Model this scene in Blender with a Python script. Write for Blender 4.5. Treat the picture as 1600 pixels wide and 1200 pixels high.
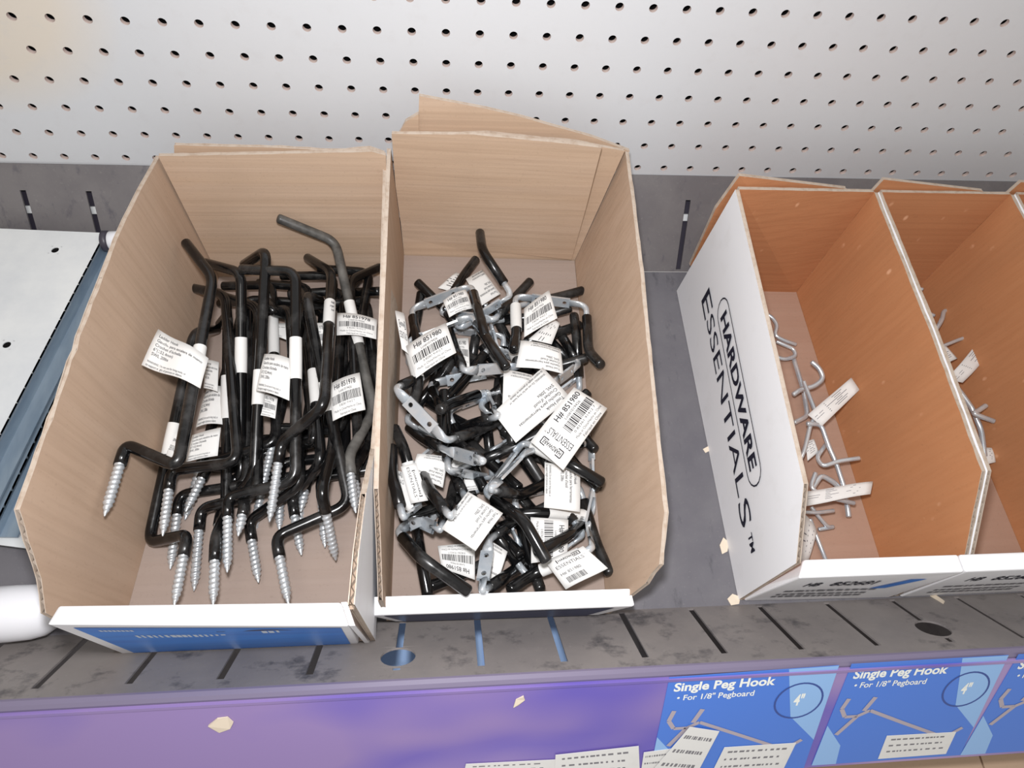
import bpy, bmesh, math, random
from mathutils import Vector, Matrix
random.seed(7)
for o in list(bpy.data.objects): bpy.data.objects.remove(o, do_unlink=True)
SC = bpy.context.scene
COL = SC.collection
CM = 0.01                      # the whole place is laid out in centimetres

# ------------------------------------------------------------------ camera
RR = ((0.99546702, -0.05595174, 0.07690786), (-0.01152446, -0.87364681, -0.48642413), (0.09440659, 0.48333286, -0.87033140))      # right, down, forward in world axes
CAM = Vector((32.90494380, -47.45610300, 56.43894010))                     # cm; shelf deck is z = 0, pegboard was fitted at y = 0, then scaled about the camera
FPX = 1047.07
cd = bpy.data.cameras.new('camera'); cam = bpy.data.objects.new('camera', cd); COL.objects.link(cam)
cd.sensor_width = 36.0; cd.lens = 36.0 * FPX / 1600.0; cd.clip_start = 0.01; cd.clip_end = 50
r, d, f = (Vector(v) for v in RR)
cam.matrix_world = Matrix(((r.x, -d.x, -f.x, CAM.x*CM), (r.y, -d.y, -f.y, CAM.y*CM), (r.z, -d.z, -f.z, CAM.z*CM), (0, 0, 0, 1)))
SC.camera = cam

# ------------------------------------------------------------------ light
w = bpy.data.worlds.new('store_light'); SC.world = w; w.use_nodes = True
w.node_tree.nodes['Background'].inputs[0].default_value = (1.0, 0.965, 0.925, 1)
w.node_tree.nodes['Background'].inputs[1].default_value = 0.52
def area(name, loc, target, size, power, color):
    l = bpy.data.lights.new(name, 'AREA'); l.energy = power; l.color = color; l.shape = 'DISK'; l.size = size
    o = bpy.data.objects.new(name, l); COL.objects.link(o); o.location = Vector(loc)*CM
    o.rotation_euler = (Vector(target)-Vector(loc)).to_track_quat('-Z', 'Y').to_euler(); return o
# the camera's flash, just above the lens, and the tube lamps of the aisle ceiling
area('camera_flash', CAM + (-d)*5.5 + r*-1.0, CAM + f*60, 0.035, 3.9, (0.97, 0.97, 1.0))
area('ceiling_lamp', (20, -70, 210), (35, -25, 0), 0.9, 9.0, (1.0, 0.97, 0.92))
SC.view_settings.view_transform = 'Standard'; SC.view_settings.look = 'None'
SC.view_settings.gamma = 1; SC.view_settings.use_curve_mapping = False
SC.view_settings.exposure = 0.0

# ------------------------------------------------------------------ geometry helpers
def V(*a): return Vector(a)
def ray(px, py): return r*((px-800)/FPX) + d*((py-600)/FPX) + f
def at(px, py, ax, val):
    q = ray(px, py); return CAM + q*((val-CAM[ax])/q[ax])
def atz(px, py, z): return at(px, py, 2, z)
def atp(px, py, p0, n):
    q = ray(px, py); return CAM + q*(((p0-CAM).dot(n))/q.dot(n))
def plane(a, b, c): return a, (b-a).cross(c-a).normalized()

def rootof(o):
    while o.parent is not None: o = o.parent
    return o
def mesh(name, verts, faces, mats, parent=None, fm=None, smooth=False, org=None):
    """one mesh object; a part's vertices are kept relative to the base of its thing"""
    verts = [Vector(v) for v in verts]
    if parent is not None: org = rootof(parent).location/CM
    elif org is None:
        n = len(verts); org = V(sum(v.x for v in verts)/n, sum(v.y for v in verts)/n, min(v.z for v in verts))
    me = bpy.data.meshes.new(name)
    me.from_pydata([(v-org)*CM for v in verts], [], faces)
    for m_ in (mats if isinstance(mats, (list, tuple)) else [mats]): me.materials.append(m_)
    if fm: me.polygons.foreach_set('material_index', fm)
    if smooth: me.polygons.foreach_set('use_smooth', [True]*len(me.polygons))
    me.update()
    o = bpy.data.objects.new(name, me); COL.objects.link(o)
    if parent is not None: o.parent = parent
    else: o.location = org*CM
    return o
def empty(name, loc, label, cat, group=None):
    o = bpy.data.objects.new(name, None); COL.objects.link(o); o.location = Vector(loc)*CM
    o.empty_display_size = 0.01; o['label'] = label; o['category'] = cat
    if group: o['group'] = group
    return o
def tag(o, label, cat, group=None):
    o['label'] = label; o['category'] = cat
    if group: o['group'] = group
    return o

class MB:
    def __init__(s): s.v = []; s.f = []; s.m = []
    def add(s, vs, fs, mi=0):
        n = len(s.v); s.v += [Vector(v) for v in vs]
        for q in fs: s.f.append([i+n for i in q]); s.m.append(mi)
    def quad(s, a, b, c, e, mi=0): s.add([a, b, c, e], [(0, 1, 2, 3)], mi)
    def box(s, lo, hi, mi=0):
        x0, y0, z0 = lo; x1, y1, z1 = hi
        s.hexa([V(x0, y0, z0), V(x1, y0, z0), V(x1, y1, z0), V(x0, y1, z0), V(x0, y0, z1), V(x1, y0, z1), V(x1, y1, z1), V(x0, y1, z1)], mi)
    def hexa(s, p, mi=0):
        s.add(p, [(3, 2, 1, 0), (4, 5, 6, 7), (0, 1, 5, 4), (1, 2, 6, 5), (2, 3, 7, 6), (3, 0, 4, 7)], mi)
    def frame(s, o, x, y, z): s._f = (o, x, y, z)
    def tube(s, path, rad, n=12, caps=(True, True), mi=0, squash=None, side=None):
        """sweep; rad is a number or a list per point; squash = list of (half width along side, half thickness)"""
        P = [Vector(p) for p in path]; m = len(P)
        if not isinstance(rad, (list, tuple)): rad = [rad]*m
        T = []
        for i in range(m):
            a = P[max(i-1, 0)]; b = P[min(i+1, m-1)]; t = (b-a)
            T.append(t.normalized() if t.length > 1e-9 else V(0, 0, 1))
        u = side.copy() if side is not None else (T[0].orthogonal())
        rows = []
        base = len(s.v)
        for i in range(m):
            u = (u - T[i]*u.dot(T[i])); u.normalize(); w_ = T[i].cross(u)
            ra, rb = (rad[i], rad[i]) if squash is None else squash[i]
            for k in range(n):
                a = 2*math.pi*k/n; s.v.append(P[i] + u*(math.cos(a)*ra) + w_*(math.sin(a)*rb))
        for i in range(m-1):
            for k in range(n):
                a = base+i*n+k; b = base+i*n+(k+1) % n
                s.f.append([a, b, b+n, a+n]); s.m.append(mi)
        if caps[0]: s.f.append([base+k for k in reversed(range(n))]); s.m.append(mi)
        if caps[1]: s.f.append([base+(m-1)*n+k for k in range(n)]); s.m.append(mi)
    def build(s, name, mats, parent=None, smooth=False, org=None): return mesh(name, s.v, s.f, mats, parent, s.m, smooth, org)

def rounded(pts, rad, n=6):
    """polyline with rounded corners"""
    P = [Vector(p) for p in pts]; out = [P[0]]
    for i in range(1, len(P)-1):
        a, b, c = P[i-1], P[i], P[i+1]
        la, lc = (a-b).length, (c-b).length
        t = min(rad, la*0.48, lc*0.48)
        p0 = b+(a-b).normalized()*t; p1 = b+(c-b).normalized()*t
        for k in range(n+1):
            q = k/n; out.append(p0*(1-q)**2 + b*2*q*(1-q) + p1*q*q)
    out.append(P[-1]); return out
def roundcap(path, rad, both=(False, True)):
    """extra rings that round the ends of a rod"""
    P = list(path); R_ = [rad]*len(P)
    def ext(a, b):
        t = (a-b).normalized(); return [(a+t*rad*0.28, rad*0.93), (a+t*rad*0.46, rad*0.72), (a+t*rad*0.54, rad*0.35)]
    if both[1]:
        for p, q in ext(P[-1], P[-2]): P.append(p); R_.append(q)
    if both[0]:
        e = ext(path[0], path[1]); P = [p for p, _ in reversed(e)]+P; R_ = [q for _, q in reversed(e)]+R_
    return P, R_

def disc_cell(mb, o, x, y, w, h, rad, depth, nrm, n=16, mi=0, mwall=1):
    """a w x h rectangle centred at o with a round hole, its wall going back by depth along -nrm"""
    ring = [o + x*(math.cos(2*math.pi*k/n)*rad) + y*(math.sin(2*math.pi*k/n)*rad) for k in range(n)]
    sq = []
    for k in range(n):
        a = 2*math.pi*k/n; c, s_ = math.cos(a), math.sin(a)
        q = min((w/2)/abs(c) if abs(c) > 1e-6 else 1e9, (h/2)/abs(s_) if abs(s_) > 1e-6 else 1e9)
        sq.append(o + x*(c*q) + y*(s_*q))
    cor = [o + x*(w/2*i) + y*(h/2*j) for i, j in ((1, 1), (-1, 1), (-1, -1), (1, -1))]
    vs = ring+sq+[p-nrm*depth for p in ring]; fs = []
    for k in range(n):
        k2 = (k+1) % n
        fs.append((k, n+k, n+k2, k2))
    mb.add(vs, fs, mi)
    wl = [(k, (k+1) % n, 2*n+(k+1) % n, 2*n+k) for k in range(n)]
    mb.add(vs, wl, mwall)
    # the four corners beyond the n-gon
    def ang(p): return math.atan2((p-o).dot(y), (p-o).dot(x)) % (2*math.pi)
    for c in cor:
        a = ang(c); k = int(a/(2*math.pi)*n) % n
        if (sq[k]-c).length > 1e-6 and (sq[(k+1) % n]-c).length > 1e-6:
            mb.add([sq[k], c, sq[(k+1) % n]], [(0, 1, 2)], mi)

# ------------------------------------------------------------------ materials
def s2l(c): return tuple((x/12.92 if x <= .04045 else ((x+.055)/1.055)**2.4) for x in (v/255 for v in c))
class Mat:
    def __init__(s, name, col, rough=.6, metal=0., spec=.5):
        s.m = bpy.data.materials.new(name); s.m.use_nodes = True; s.t = s.m.node_tree; s.b = s.t.nodes['Principled BSDF']
        s.b.inputs['Base Color'].default_value = (*s2l(col), 1); s.b.inputs['Roughness'].default_value = rough
        s.b.inputs['Metallic'].default_value = metal; s.b.inputs['Specular IOR Level'].default_value = spec
        s.col = (*s2l(col), 1); s.src = None; s.tc = None
    def N(s, t): return s.t.nodes.new(t)
    def L(s, a, b): s.t.links.new(a, b)
    def coord(s, scale, rot=(0, 0, 0)):
        if s.tc is None: s.tc = s.N('ShaderNodeTexCoord')
        m = s.N('ShaderNodeMapping'); m.inputs['Scale'].default_value = scale; m.inputs['Rotation'].default_value = rot
        s.L(s.tc.outputs['Object'], m.inputs['Vector']); return m.outputs[0]
    def noise(s, scale, detail=3, rough=.55, lo=.35, hi=.65):
        n = s.N('ShaderNodeTexNoise'); n.inputs['Scale'].default_value = 1; n.inputs['Detail'].default_value = detail; n.inputs['Roughness'].default_value = rough
        s.L(s.coord(scale if isinstance(scale, tuple) else (scale,)*3), n.inputs['Vector'])
        mr = s.N('ShaderNodeMapRange'); mr.inputs[1].default_value = lo; mr.inputs[2].default_value = hi; s.L(n.outputs[0], mr.inputs[0]); return mr.outputs[0]
    def tint(s, fac, col, amt=1.):
        mx = s.N('ShaderNodeMix'); mx.data_type = 'RGBA'
        if amt != 1.:
            k = s.N('ShaderNodeMath'); k.operation = 'MULTIPLY'; k.inputs[1].default_value = amt; s.L(fac, k.inputs[0]); fac = k.outputs[0]
        s.L(fac, mx.inputs[0])
        if s.src is None: mx.inputs[6].default_value = s.col
        else: s.L(s.src, mx.inputs[6])
        mx.inputs[7].default_value = (*s2l(col), 1); s.src = mx.outputs[2]; s.L(s.src, s.b.inputs['Base Color']); return s
    def bump(s, h, strength=.3, dist=.0005):
        b = s.N('ShaderNodeBump'); b.inputs['Strength'].default_value = strength; b.inputs['Distance'].default_value = dist
        s.L(h, b.inputs['Height']); s.L(b.outputs[0], s.b.inputs['Normal']); return s
    def rough(s, fac, lo, hi):
        m = s.N('ShaderNodeMapRange'); m.inputs[3].default_value = lo; m.inputs[4].default_value = hi; s.L(fac, m.inputs[0]); s.L(m.outputs[0], s.b.inputs['Roughness']); return s

M = {}
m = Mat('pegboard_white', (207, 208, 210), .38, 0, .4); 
g = m.N('ShaderNodeVectorMath'); g.operation = 'DISTANCE'; m.L(m.coord((1, 1, 1.15)), g.inputs[0]); g.inputs[1].default_value = (-.40, 0, .20)     # glow of a second warm light at the upper left, painted into the board colour
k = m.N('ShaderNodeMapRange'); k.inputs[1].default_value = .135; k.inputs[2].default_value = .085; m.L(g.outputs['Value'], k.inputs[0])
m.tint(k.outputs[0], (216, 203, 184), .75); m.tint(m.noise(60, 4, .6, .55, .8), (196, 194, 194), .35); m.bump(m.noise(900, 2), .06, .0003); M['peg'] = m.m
M['fibre'] = Mat('fibreboard_core', (198, 180, 172), .9).m
M['void'] = Mat('dark_cavity', (14, 13, 14), .95, 0, .1).m
def steel(name, c1, c2, c3, rough, sc=(70, 26, 40), lo=.58, hi=.72):
    m = Mat(name, c1, rough, 0, .35); m.tint(m.noise(14, 5, .65, .4, .65), c2, .8); m.tint(m.noise(sc, 5, .7, lo, hi), c3, .75)
    m.tint(m.noise(380, 3, .7, .62, .75), (150, 146, 142), .35); m.rough(m.noise(30, 3), rough-.12, rough+.15); return m.m
M['deck'] = steel('grey_painted_steel', (106, 104, 108), (94, 92, 98), (72, 71, 76), .55)
M['deck_front'] = steel('scuffed_grey_steel', (130, 124, 121), (116, 111, 110), (58, 57, 61), .5, (26, 34, 30), .55, .68)
M['plate'] = steel('dusty_grey_steel', (112, 108, 108), (98, 94, 96), (80, 77, 84), .6)
def board(name, base, line, spot, axis, ext=None):
    """corrugated board: axis = direction in which the flute lines run"""
    m = Mat(name, base, .82, 0, .2)
    sc = {'z': (190, 190, 1), 'x': (1, 190, 190), 'y': (190, 1, 190)}[axis]
    n1 = m.noise(sc, 2, .5, .38, .68); m.tint(n1, line, .27)
    sc2 = {'z': (40, 40, .8), 'x': (.8, 40, 40), 'y': (40, .8, 40)}[axis]
    m.tint(m.noise(sc2, 3, .5, .45, .75), spot, .42); m.tint(m.noise(11, 3, .5, .5, .75), tuple(int(c*.93) for c in base), .5)
    m.tint(m.noise(420, 3, .6, .6, .8), tuple(int(c*.8) for c in base), .4)
    m.bump(n1, .22, .0006); return m
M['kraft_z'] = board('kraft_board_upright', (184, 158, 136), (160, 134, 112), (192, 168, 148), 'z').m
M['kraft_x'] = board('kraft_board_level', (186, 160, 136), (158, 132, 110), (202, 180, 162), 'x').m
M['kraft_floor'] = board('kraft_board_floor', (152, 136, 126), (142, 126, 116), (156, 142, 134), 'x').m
def worn(name, base, line, axis):
    m = board(name, base, line, tuple(int(c*.93) for c in base), axis)
    v = m.N('ShaderNodeTexVoronoi'); v.inputs['Scale'].default_value = 1; m.L(m.coord((62, 62, 40)), v.inputs['Vector'])
    a = m.N('ShaderNodeMapRange'); a.inputs[1].default_value = .16; a.inputs[2].default_value = .07; m.L(v.outputs['Distance'], a.inputs[0])
    k = m.N('ShaderNodeMath'); k.operation = 'MULTIPLY'; m.L(a.outputs[0], k.inputs[0]); m.L(m.noise(30, 4, .7, .48, .62), k.inputs[1])
    m.tint(k.outputs[0], (226, 176, 140), .8); return m.m
M['tan_y'] = worn('orange_board_side', (186, 130, 90), (172, 114, 74), 'z')
M['tan_x'] = worn('orange_board_back', (182, 126, 88), (166, 108, 72), 'x')
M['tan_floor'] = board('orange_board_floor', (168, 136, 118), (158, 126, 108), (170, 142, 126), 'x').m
m = Mat('white_coated_board', (240, 240, 242), .5, 0, .3); m.tint(m.noise(40, 4, .6, .55, .8), (224, 223, 222), .4); M['white'] = m.m
m = Mat('board_edge_cream', (182, 168, 154), .9, 0, .1); m.tint(m.noise(160, 3, .6, .45, .7), (160, 140, 122), .7); M['edge'] = m.m
m = Mat('flute_core', (150, 132, 116), .9, 0, .1); M['flute'] = m.m
m = Mat('black_vinyl', (13, 13, 14), .25, 0, .55); n = m.noise(30, 4, .65, .5, .76); m.tint(n, (92, 90, 88), .36); m.rough(n, .17, .5); M['vinyl'] = m.m
m = Mat('dusty_black_vinyl', (58, 57, 55), .5, 0, .4); n = m.noise(40, 4, .65, .4, .7); m.tint(n, (116, 113, 108), .7); m.rough(n, .35, .7); M['vinyl_dusty'] = m.m
m = Mat('zinc', (208, 212, 215), .2, .55); n = m.noise(60, 3, .6, .42, .72); m.tint(n, (158, 176, 192), .6); m.rough(n, .14, .32); M['zinc'] = m.m
m = Mat('zinc_thread', (204, 209, 213), .28, .6); M['thread'] = m.m
m = Mat('galvanised', (222, 224, 224), .5, .2); n = m.noise(16, 5, .6, .4, .66); m.tint(n, (204, 207, 210), .8); m.rough(n, .42, .62); M['galv'] = m.m
m = Mat('blued_steel', (150, 164, 176), .36, .5); n = m.noise((30, 8, 30), 4, .6, .4, .66); m.tint(n, (104, 124, 144), .8); M['blued'] = m.m
m = Mat('paper', (216, 215, 212), .75, 0, .2); m.tint(m.noise(50, 3, .6, .5, .8), (204, 202, 198), .5); M['paper'] = m.m
M['ink'] = Mat('black_ink', (44, 43, 46), .7, 0, .2).m
M['ink_grey'] = Mat('grey_ink', (120, 118, 122), .7, 0, .2).m
M['ink_logo'] = Mat('navy_black_ink', (34, 33, 48), .6, 0, .2).m
m = Mat('blue_print', (48, 134, 226), .4, 0, .4); m.tint(m.noise((8, 8, 60), 3, .5, .4, .7), (34, 96, 186), .6); M['blue'] = m.m
M['blue_dark'] = Mat('dark_blue_print', (22, 38, 80), .4).m
M['white_print'] = Mat('white_print', (206, 216, 228), .5).m
m = Mat('purple_strip', (142, 120, 172), .34, 0, .5); m.tint(m.noise((5, 9, 9), 2, .5, .42, .62), (84, 74, 174), .9); m.tint(m.noise((4, 5, 5), 2, .5, .52, .7), (168, 144, 184), .8); M['purple'] = m.m
m = Mat('strip_edge', (112, 104, 126), .4); M['strip_edge'] = m.m
M['card_blue'] = Mat('card_blue', (70, 118, 206), .4).m
M['card_sky'] = Mat('card_pale_blue', (138, 178, 224), .4).m
M['card_navy'] = Mat('card_navy', (44, 70, 140), .4).m
M['card_tan'] = Mat('card_hook_print', (168, 158, 166), .5).m
M['card_white'] = Mat('card_lettering', (232, 234, 226), .5).m
M['plastic'] = Mat('white_plastic', (226, 226, 230), .35).m
M['dark_plastic'] = Mat('dark_plastic', (58, 54, 64), .4).m
M['scrap'] = Mat('torn_paper', (214, 200, 180), .85).m
M['pale_blue'] = Mat('pale_blue_packaging', (150, 184, 228), .5).m

# ------------------------------------------------------------------ flat print: lettering and bars as thin mesh
_cache = {}
def text2d(s, size=1., bold=0., spacing=1.):
    k = (s, bold, spacing)
    if k not in _cache:
        c = bpy.data.curves.new('t', 'FONT'); c.body = s; c.size = 1; c.resolution_u = 3; c.offset = bold; c.space_character = spacing
        o = bpy.data.objects.new('t', c); COL.objects.link(o)
        me = bpy.data.meshes.new_from_object(o.evaluated_get(bpy.context.evaluated_depsgraph_get()))
        vs = [(v.co.x, v.co.y) for v in me.vertices]; fs = [tuple(p.vertices) for p in me.polygons]
        bpy.data.objects.remove(o); bpy.data.curves.remove(c); bpy.data.meshes.remove(me)
        x1 = max(v[0] for v in vs); x0 = min(v[0] for v in vs)
        _cache[k] = ([(v[0]-x0, v[1]) for v in vs], fs, x1-x0)
    vs, fs, wd = _cache[k]
    return [(x*size, y*size) for x, y in vs], fs, wd*size
class Flat:
    """2-D print in a unit square, v up"""
    def __init__(s): s.v = []; s.f = []
    def add(s, vs, fs):
        n = len(s.v); s.v += vs; s.f += [tuple(i+n for i in q) for q in fs]
    def rect(s, x0, y0, x1, y1): s.add([(x0, y0), (x1, y0), (x1, y1), (x0, y1)], [(0, 1, 2, 3)])
    def poly(s, p): s.add(list(p), [tuple(range(len(p)))])
    def text(s, t, x, y, h, wmax=None, asp=1., bold=0., center=False, rot=0, squeeze=None):
        """cap height h in v units; asp = v-unit length / u-unit length"""
        vs, fs, wd = text2d(t, 1., bold); sz = h/.70
        sx = sz*asp
        if wmax and wd*sx > wmax: sx = wmax/wd
        if squeeze: sx = squeeze/wd
        off = -wd*sx/2 if center else 0
        s.add([(x+off+a*sx, y+b*sz) for a, b in vs], fs)
    def ring(s, cx, cy, rx, ry, t, n=28, seg=None):
        P = []
        for k in range(n):
            a = 2*math.pi*k/n
            P.append((cx+rx*math.cos(a), cy+ry*math.sin(a)))
        for k in range(n):
            a = 2*math.pi*k/n; P.append((cx+(rx-t)*math.cos(a), cy+(ry-t*ry/rx)*math.sin(a)))
        s.add(P, [(k, (k+1) % n, n+(k+1) % n, n+k) for k in range(n)])
    def line(s, pts, wd):
        for (x0, y0), (x1, y1) in zip(pts, pts[1:]):
            l = math.hypot(x1-x0, y1-y0); nx, ny = -(y1-y0)/l*wd/2, (x1-x0)/l*wd/2
            s.add([(x0+nx, y0+ny), (x1+nx, y1+ny), (x1-nx, y1-ny), (x0-nx, y0-ny)], [(0, 1, 2, 3)])
    def barcode(s, x0, y0, x1, y1, seed=1):
        rg = random.Random(seed); x = x0; u = (x1-x0)/75
        while x < x1-u:
            wd = u*rg.choice((1, 1, 1.6, 2.4)); s.rect(x, y0, min(x+wd, x1), y1); x += wd+u*rg.choice((1, 1, 1.8))
    def copy(s): q = Flat(); q.v = list(s.v); q.f = list(s.f); return q

def pr_words(first, size_line, warn=True):
    q = Flat(); y = .83
    for t in first+size_line: q.text(t, .07, y, .08, .86, .62, .012); y -= .125
    if warn:
        q.text('WARNING: Do not use for living loads, or', .05, .13, .056, .9, .5, .01); q.text('to support weight of persons or objects', .05, .04, .056, .9, .5, .01)
    return q
PRINT = {}
PRINT['tool'] = pr_words(['Tool Hook', 'Gancho para herramientas', "Crochet d'outil"], ['SWL 20lbs'])
PRINT['ladder'] = pr_words(['Ladder Hook', 'Gancho para escalera de mano', "Crochet d'échelle"], ['6"(152.4mm)', 'SWL 20lbs'])
def pr_code(num, seed, x0=.06, x1=.94):
    q = Flat(); c = (x0+x1)/2; wd = x1-x0
    q.text(num, c, .76, .14, wd*.95, .75, .012, True); q.text('Lot#1019426', c, .64, .07, wd*.6, .75, 0, True)
    q.barcode(x0, .36, x1, .60, seed); q.text('0 82361 91412 7', c, .27, .06, wd*.9, .8, 0, True)
    q.text('Made in China/Hecho en China', c, .15, .065, wd, .7, 0, True); q.text('Fabriqué en Chine', c, .04, .065, wd*.7, .7, 0, True); return q
PRINT['code980'] = pr_code('H# 851980', 3)
PRINT['code978'] = pr_code('H# 851978', 5)
def pr_logo(q, x0, x1, y0, y1):
    w_, h_ = x1-x0, y1-y0
    q.rect(x0+.16*w_, y0+.60*h_, x1-.10*w_, y0+.65*h_); q.rect(x0+.16*w_, y0+.92*h_, x1-.10*w_, y0+.97*h_)
    q.rect(x0+.14*w_, y0+.62*h_, x0+.17*w_, y0+.95*h_); q.rect(x1-.11*w_, y0+.62*h_, x1-.08*w_, y0+.95*h_)
    q.text('HARDWARE', x0+.2*w_, y0+.69*h_, .19*h_, None, 1, .02, squeeze=.66*w_)
    q.text('ESSENTIALS', x0+.03*w_, y0+.12*h_, .32*h_, None, 1, 0, squeeze=.88*w_); q.text('TM', x0+.93*w_, y0+.36*h_, .09*h_, None, 1, 0, squeeze=.06*w_)
    return q
PRINT['logo'] = pr_logo(Flat(), .05, .95, .25, .8)
q = pr_code('H# 851980', 3, .42, .98)
lg = pr_logo(Flat(), 0, 1, 0, 1)
q.add([(.36-v*.30, .10+u*.80) for u, v in lg.v], lg.f); PRINT['code_logo'] = q
q = pr_logo(Flat(), .08, .9, .62, .98); q.barcode(.15, .12, .6, .32, 9); q.text('H# 851980', .1, .42, .1, .5, .8); PRINT['logo_code'] = q
q = Flat()
for k, t in enumerate(('Black', 'Negro', 'Noir')): q.text(t, .12, .78-.17*k, .10, .7, 1, .01)
PRINT['sleeve'] = q
q = Flat()
for k in range(6): q.rect(.3, .84-.12*k, .3+.6*random.uniform(.6, 1), .875-.12*k)
q.rect(.04, .6, .22, .63); q.rect(.04, .45, .2, .48); PRINT['small'] = q

def patch(c, bend=0., sag=0., nu=8, nv=4):
    """c = TL, TR, BR, BL; returns S(u, v) with v up, and the unit normal"""
    TL, TR, BR, BL = (Vector(p) for p in c)
    nrm = ((TR-TL)+(BR-BL)).cross((TL-BL)+(TR-BR)).normalized()
    if nrm.dot(CAM-TL) < 0: nrm = -nrm
    def S(u, v):
        p = (BL*(1-u)+BR*u)*(1-v) + (TL*(1-u)+TR*u)*v
        return p + nrm*(bend*math.sin(math.pi*u)+sag*math.sin(2*math.pi*u)*.5+bend*.25*math.sin(math.pi*v))
    return S, nrm
def sheet(name, c, parent, kind=None, bend=.15, sag=0., mat='paper', ink='ink', thick=.035, flip=False):
    S, nrm = patch(c, bend, sag); nu, nv = 9, 4; vs = []; fs = []
    for sgn in (0, 1):
        for j in range(nv+1):
            for i in range(nu+1): vs.append(S(i/nu, j/nv) - nrm*thick*sgn)
    W = nu+1; K = W*(nv+1)
    for j in range(nv):
        for i in range(nu):
            a = j*W+i; fs.append((a, a+1, a+W+1, a+W)); fs.append((K+a, K+a+W, K+a+W+1, K+a+1))
    rim = [i for i in range(W)] + [j*W+nu for j in range(1, nv+1)] + [nv*W+i for i in reversed(range(nu))] + [j*W for j in reversed(range(1, nv))]
    for a, b in zip(rim, rim[1:]+rim[:1]): fs.append((a, K+a, K+b, b))
    o = mesh(name, vs, fs, M[mat], parent, None, True)
    if kind: printed(kind, lambda u, v: S(u, v)+nrm*.012, o, ink)
    return o
def printed(kind, S, owner, ink='ink', name='print'):
    q = PRINT[kind] if isinstance(kind, str) else kind
    return mesh(name, [S(u, v) for u, v in q.v], q.f, M[ink], owner)

# ------------------------------------------------------------------ the setting: pegboard and slotted back plate
PITCH = 2.734; X0, WY, Z0 = -2.515, 3.627, 9.142       # hole pitch, and the first hole of the lowest row; board scaled up about the camera
mb = MB(); X, Y, Zv = V(1, 0, 0), V(0, -1, 0), V(0, 0, 1)
for i in range(-16, 54):
    for j in range(0, 14):
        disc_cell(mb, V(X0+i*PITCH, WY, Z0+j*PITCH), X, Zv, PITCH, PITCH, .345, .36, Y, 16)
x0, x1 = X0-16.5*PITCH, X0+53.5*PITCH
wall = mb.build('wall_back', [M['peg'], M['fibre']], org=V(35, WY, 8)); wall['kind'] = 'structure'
bk = MB(); bk.box((x0, WY+1.2, 2), (x1, WY+1.5, 48)); bk.build('cavity_back', M['void'], wall)

# slotted steel that slopes from the foot of the pegboard down to the deck
BU = V(0, .565, .825).normalized(); BN = V(0, -.825, .565).normalized(); BLEN = 10.15; BO = V(0, -2.3, 0)
def pl(x, s, dep=0.): return V(x, BO.y, BO.z)+BU*s-BN*dep
SLX = [-7.2+5.93*i for i in range(-6, 25)]
mb = MB(); edges = [x0]+[e for s in SLX for e in (s-.27, s+.27)]+[x1]
def slab(mb, xa, xb, sa, sb, d0=0., d1=.18):
    mb.hexa([pl(xa, sa, d1), pl(xb, sa, d1), pl(xb, sb, d1), pl(xa, sb, d1), pl(xa, sa, d0), pl(xb, sa, d0), pl(xb, sb, d0), pl(xa, sb, d0)])
slab(mb, x0, x1, 7.7, BLEN); slab(mb, x0, x1, 0, .25)
for a, b in zip(edges[0::2], edges[1::2]): slab(mb, a, b, .25, 7.7)
lowp = mb.build('wall_lower', M['plate'], org=V(35, -1, 0)); lowp['kind'] = 'structure'
mb = MB(); slab(mb, x0, x1, -.1, BLEN, 1.3, 1.5); mb.build('cavity_back', M['dark_plastic'], lowp)
mb = MB(); slab(mb, x0, x1, 5.4, 6.1, .6, .9); mb.build('rail', M['galv'], lowp)

# ------------------------------------------------------------------ shelf
shelf = empty('shelf', (35, -20, 0), 'dusty grey steel shelf with a slotted sloping front under all the boxes', 'shelf')
BY, FY, FZ = -37.55, -42.55, 6.69            # bend line, and the top of the sloping front
mb = MB(); mb.box((-46, BY, -.2), (144, -2.35, 0)); mb.build('deck', M['deck'], shelf)
DIR = V(0, FY-BY, FZ).normalized(); NRM = V(0, .811, .606).normalized(); LEN = V(0, FY-BY, FZ).length
def fe(x, s, dep=0.): return V(x, BY, 0)+DIR*s-NRM*dep
FS = [5.5+5.895*i for i in range(-8, 24)]
mb = MB()
def fslab(xa, xb, sa, sb):
    mb.hexa([fe(xa, sa, .16), fe(xb, sa, .16), fe(xb, sb, .16), fe(xa, sb, .16), fe(xa, sa), fe(xb, sa), fe(xb, sb), fe(xa, sb)])
S0, S1 = .25, 7.25
fslab(-46, 144, -.02, S0); fslab(-46, 144, S1, LEN)
ed = [-46]+[e for s in FS for e in (s-.26, s+.26)]+[144]
key_x = {      # slots with a round opening, and its height along the slope
    round(29.08, 2): 5.5, round(70.35, 2): 5.2}
gaps = []
for s in FS: gaps.append((s, next((v for k, v in key_x.items() if abs(k-s) < 1), None)))
kr = 1.25
prev = -46.
for s, kz in gaps:
    if kz is None:
        fslab(prev, s-.26, S0, S1); prev = s+.26
    else:
        fslab(prev, s-kr-.15, S0, S1)
        for sg in (-1, 1):
            xa, xb = (s-kr-.15, s-.26) if sg < 0 else (s+.26, s+kr+.15)
            fslab(xa, xb, S0, kz-kr-.12); fslab(xa, xb, kz+kr+.12, S1)
            n = 12; P = [(s+sg*kr*math.sin(math.pi*k/n), kz-kr*math.cos(math.pi*k/n)) for k in range(n+1)]
            xe = s+sg*(kr+.15); E = [(xe, kz-kr-.12+(2*kr+.24)*k/n) for k in range(n+1)]
            for k in range(n):
                q = [P[k], E[k], E[k+1], P[k+1]]
                mb.hexa([fe(a, b, .16) for a, b in q]+[fe(a, b) for a, b in q])
        prev = s+kr+.15
fslab(prev, 144, S0, S1)
mb.build('slotted_front', M['deck_front'], shelf)
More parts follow.
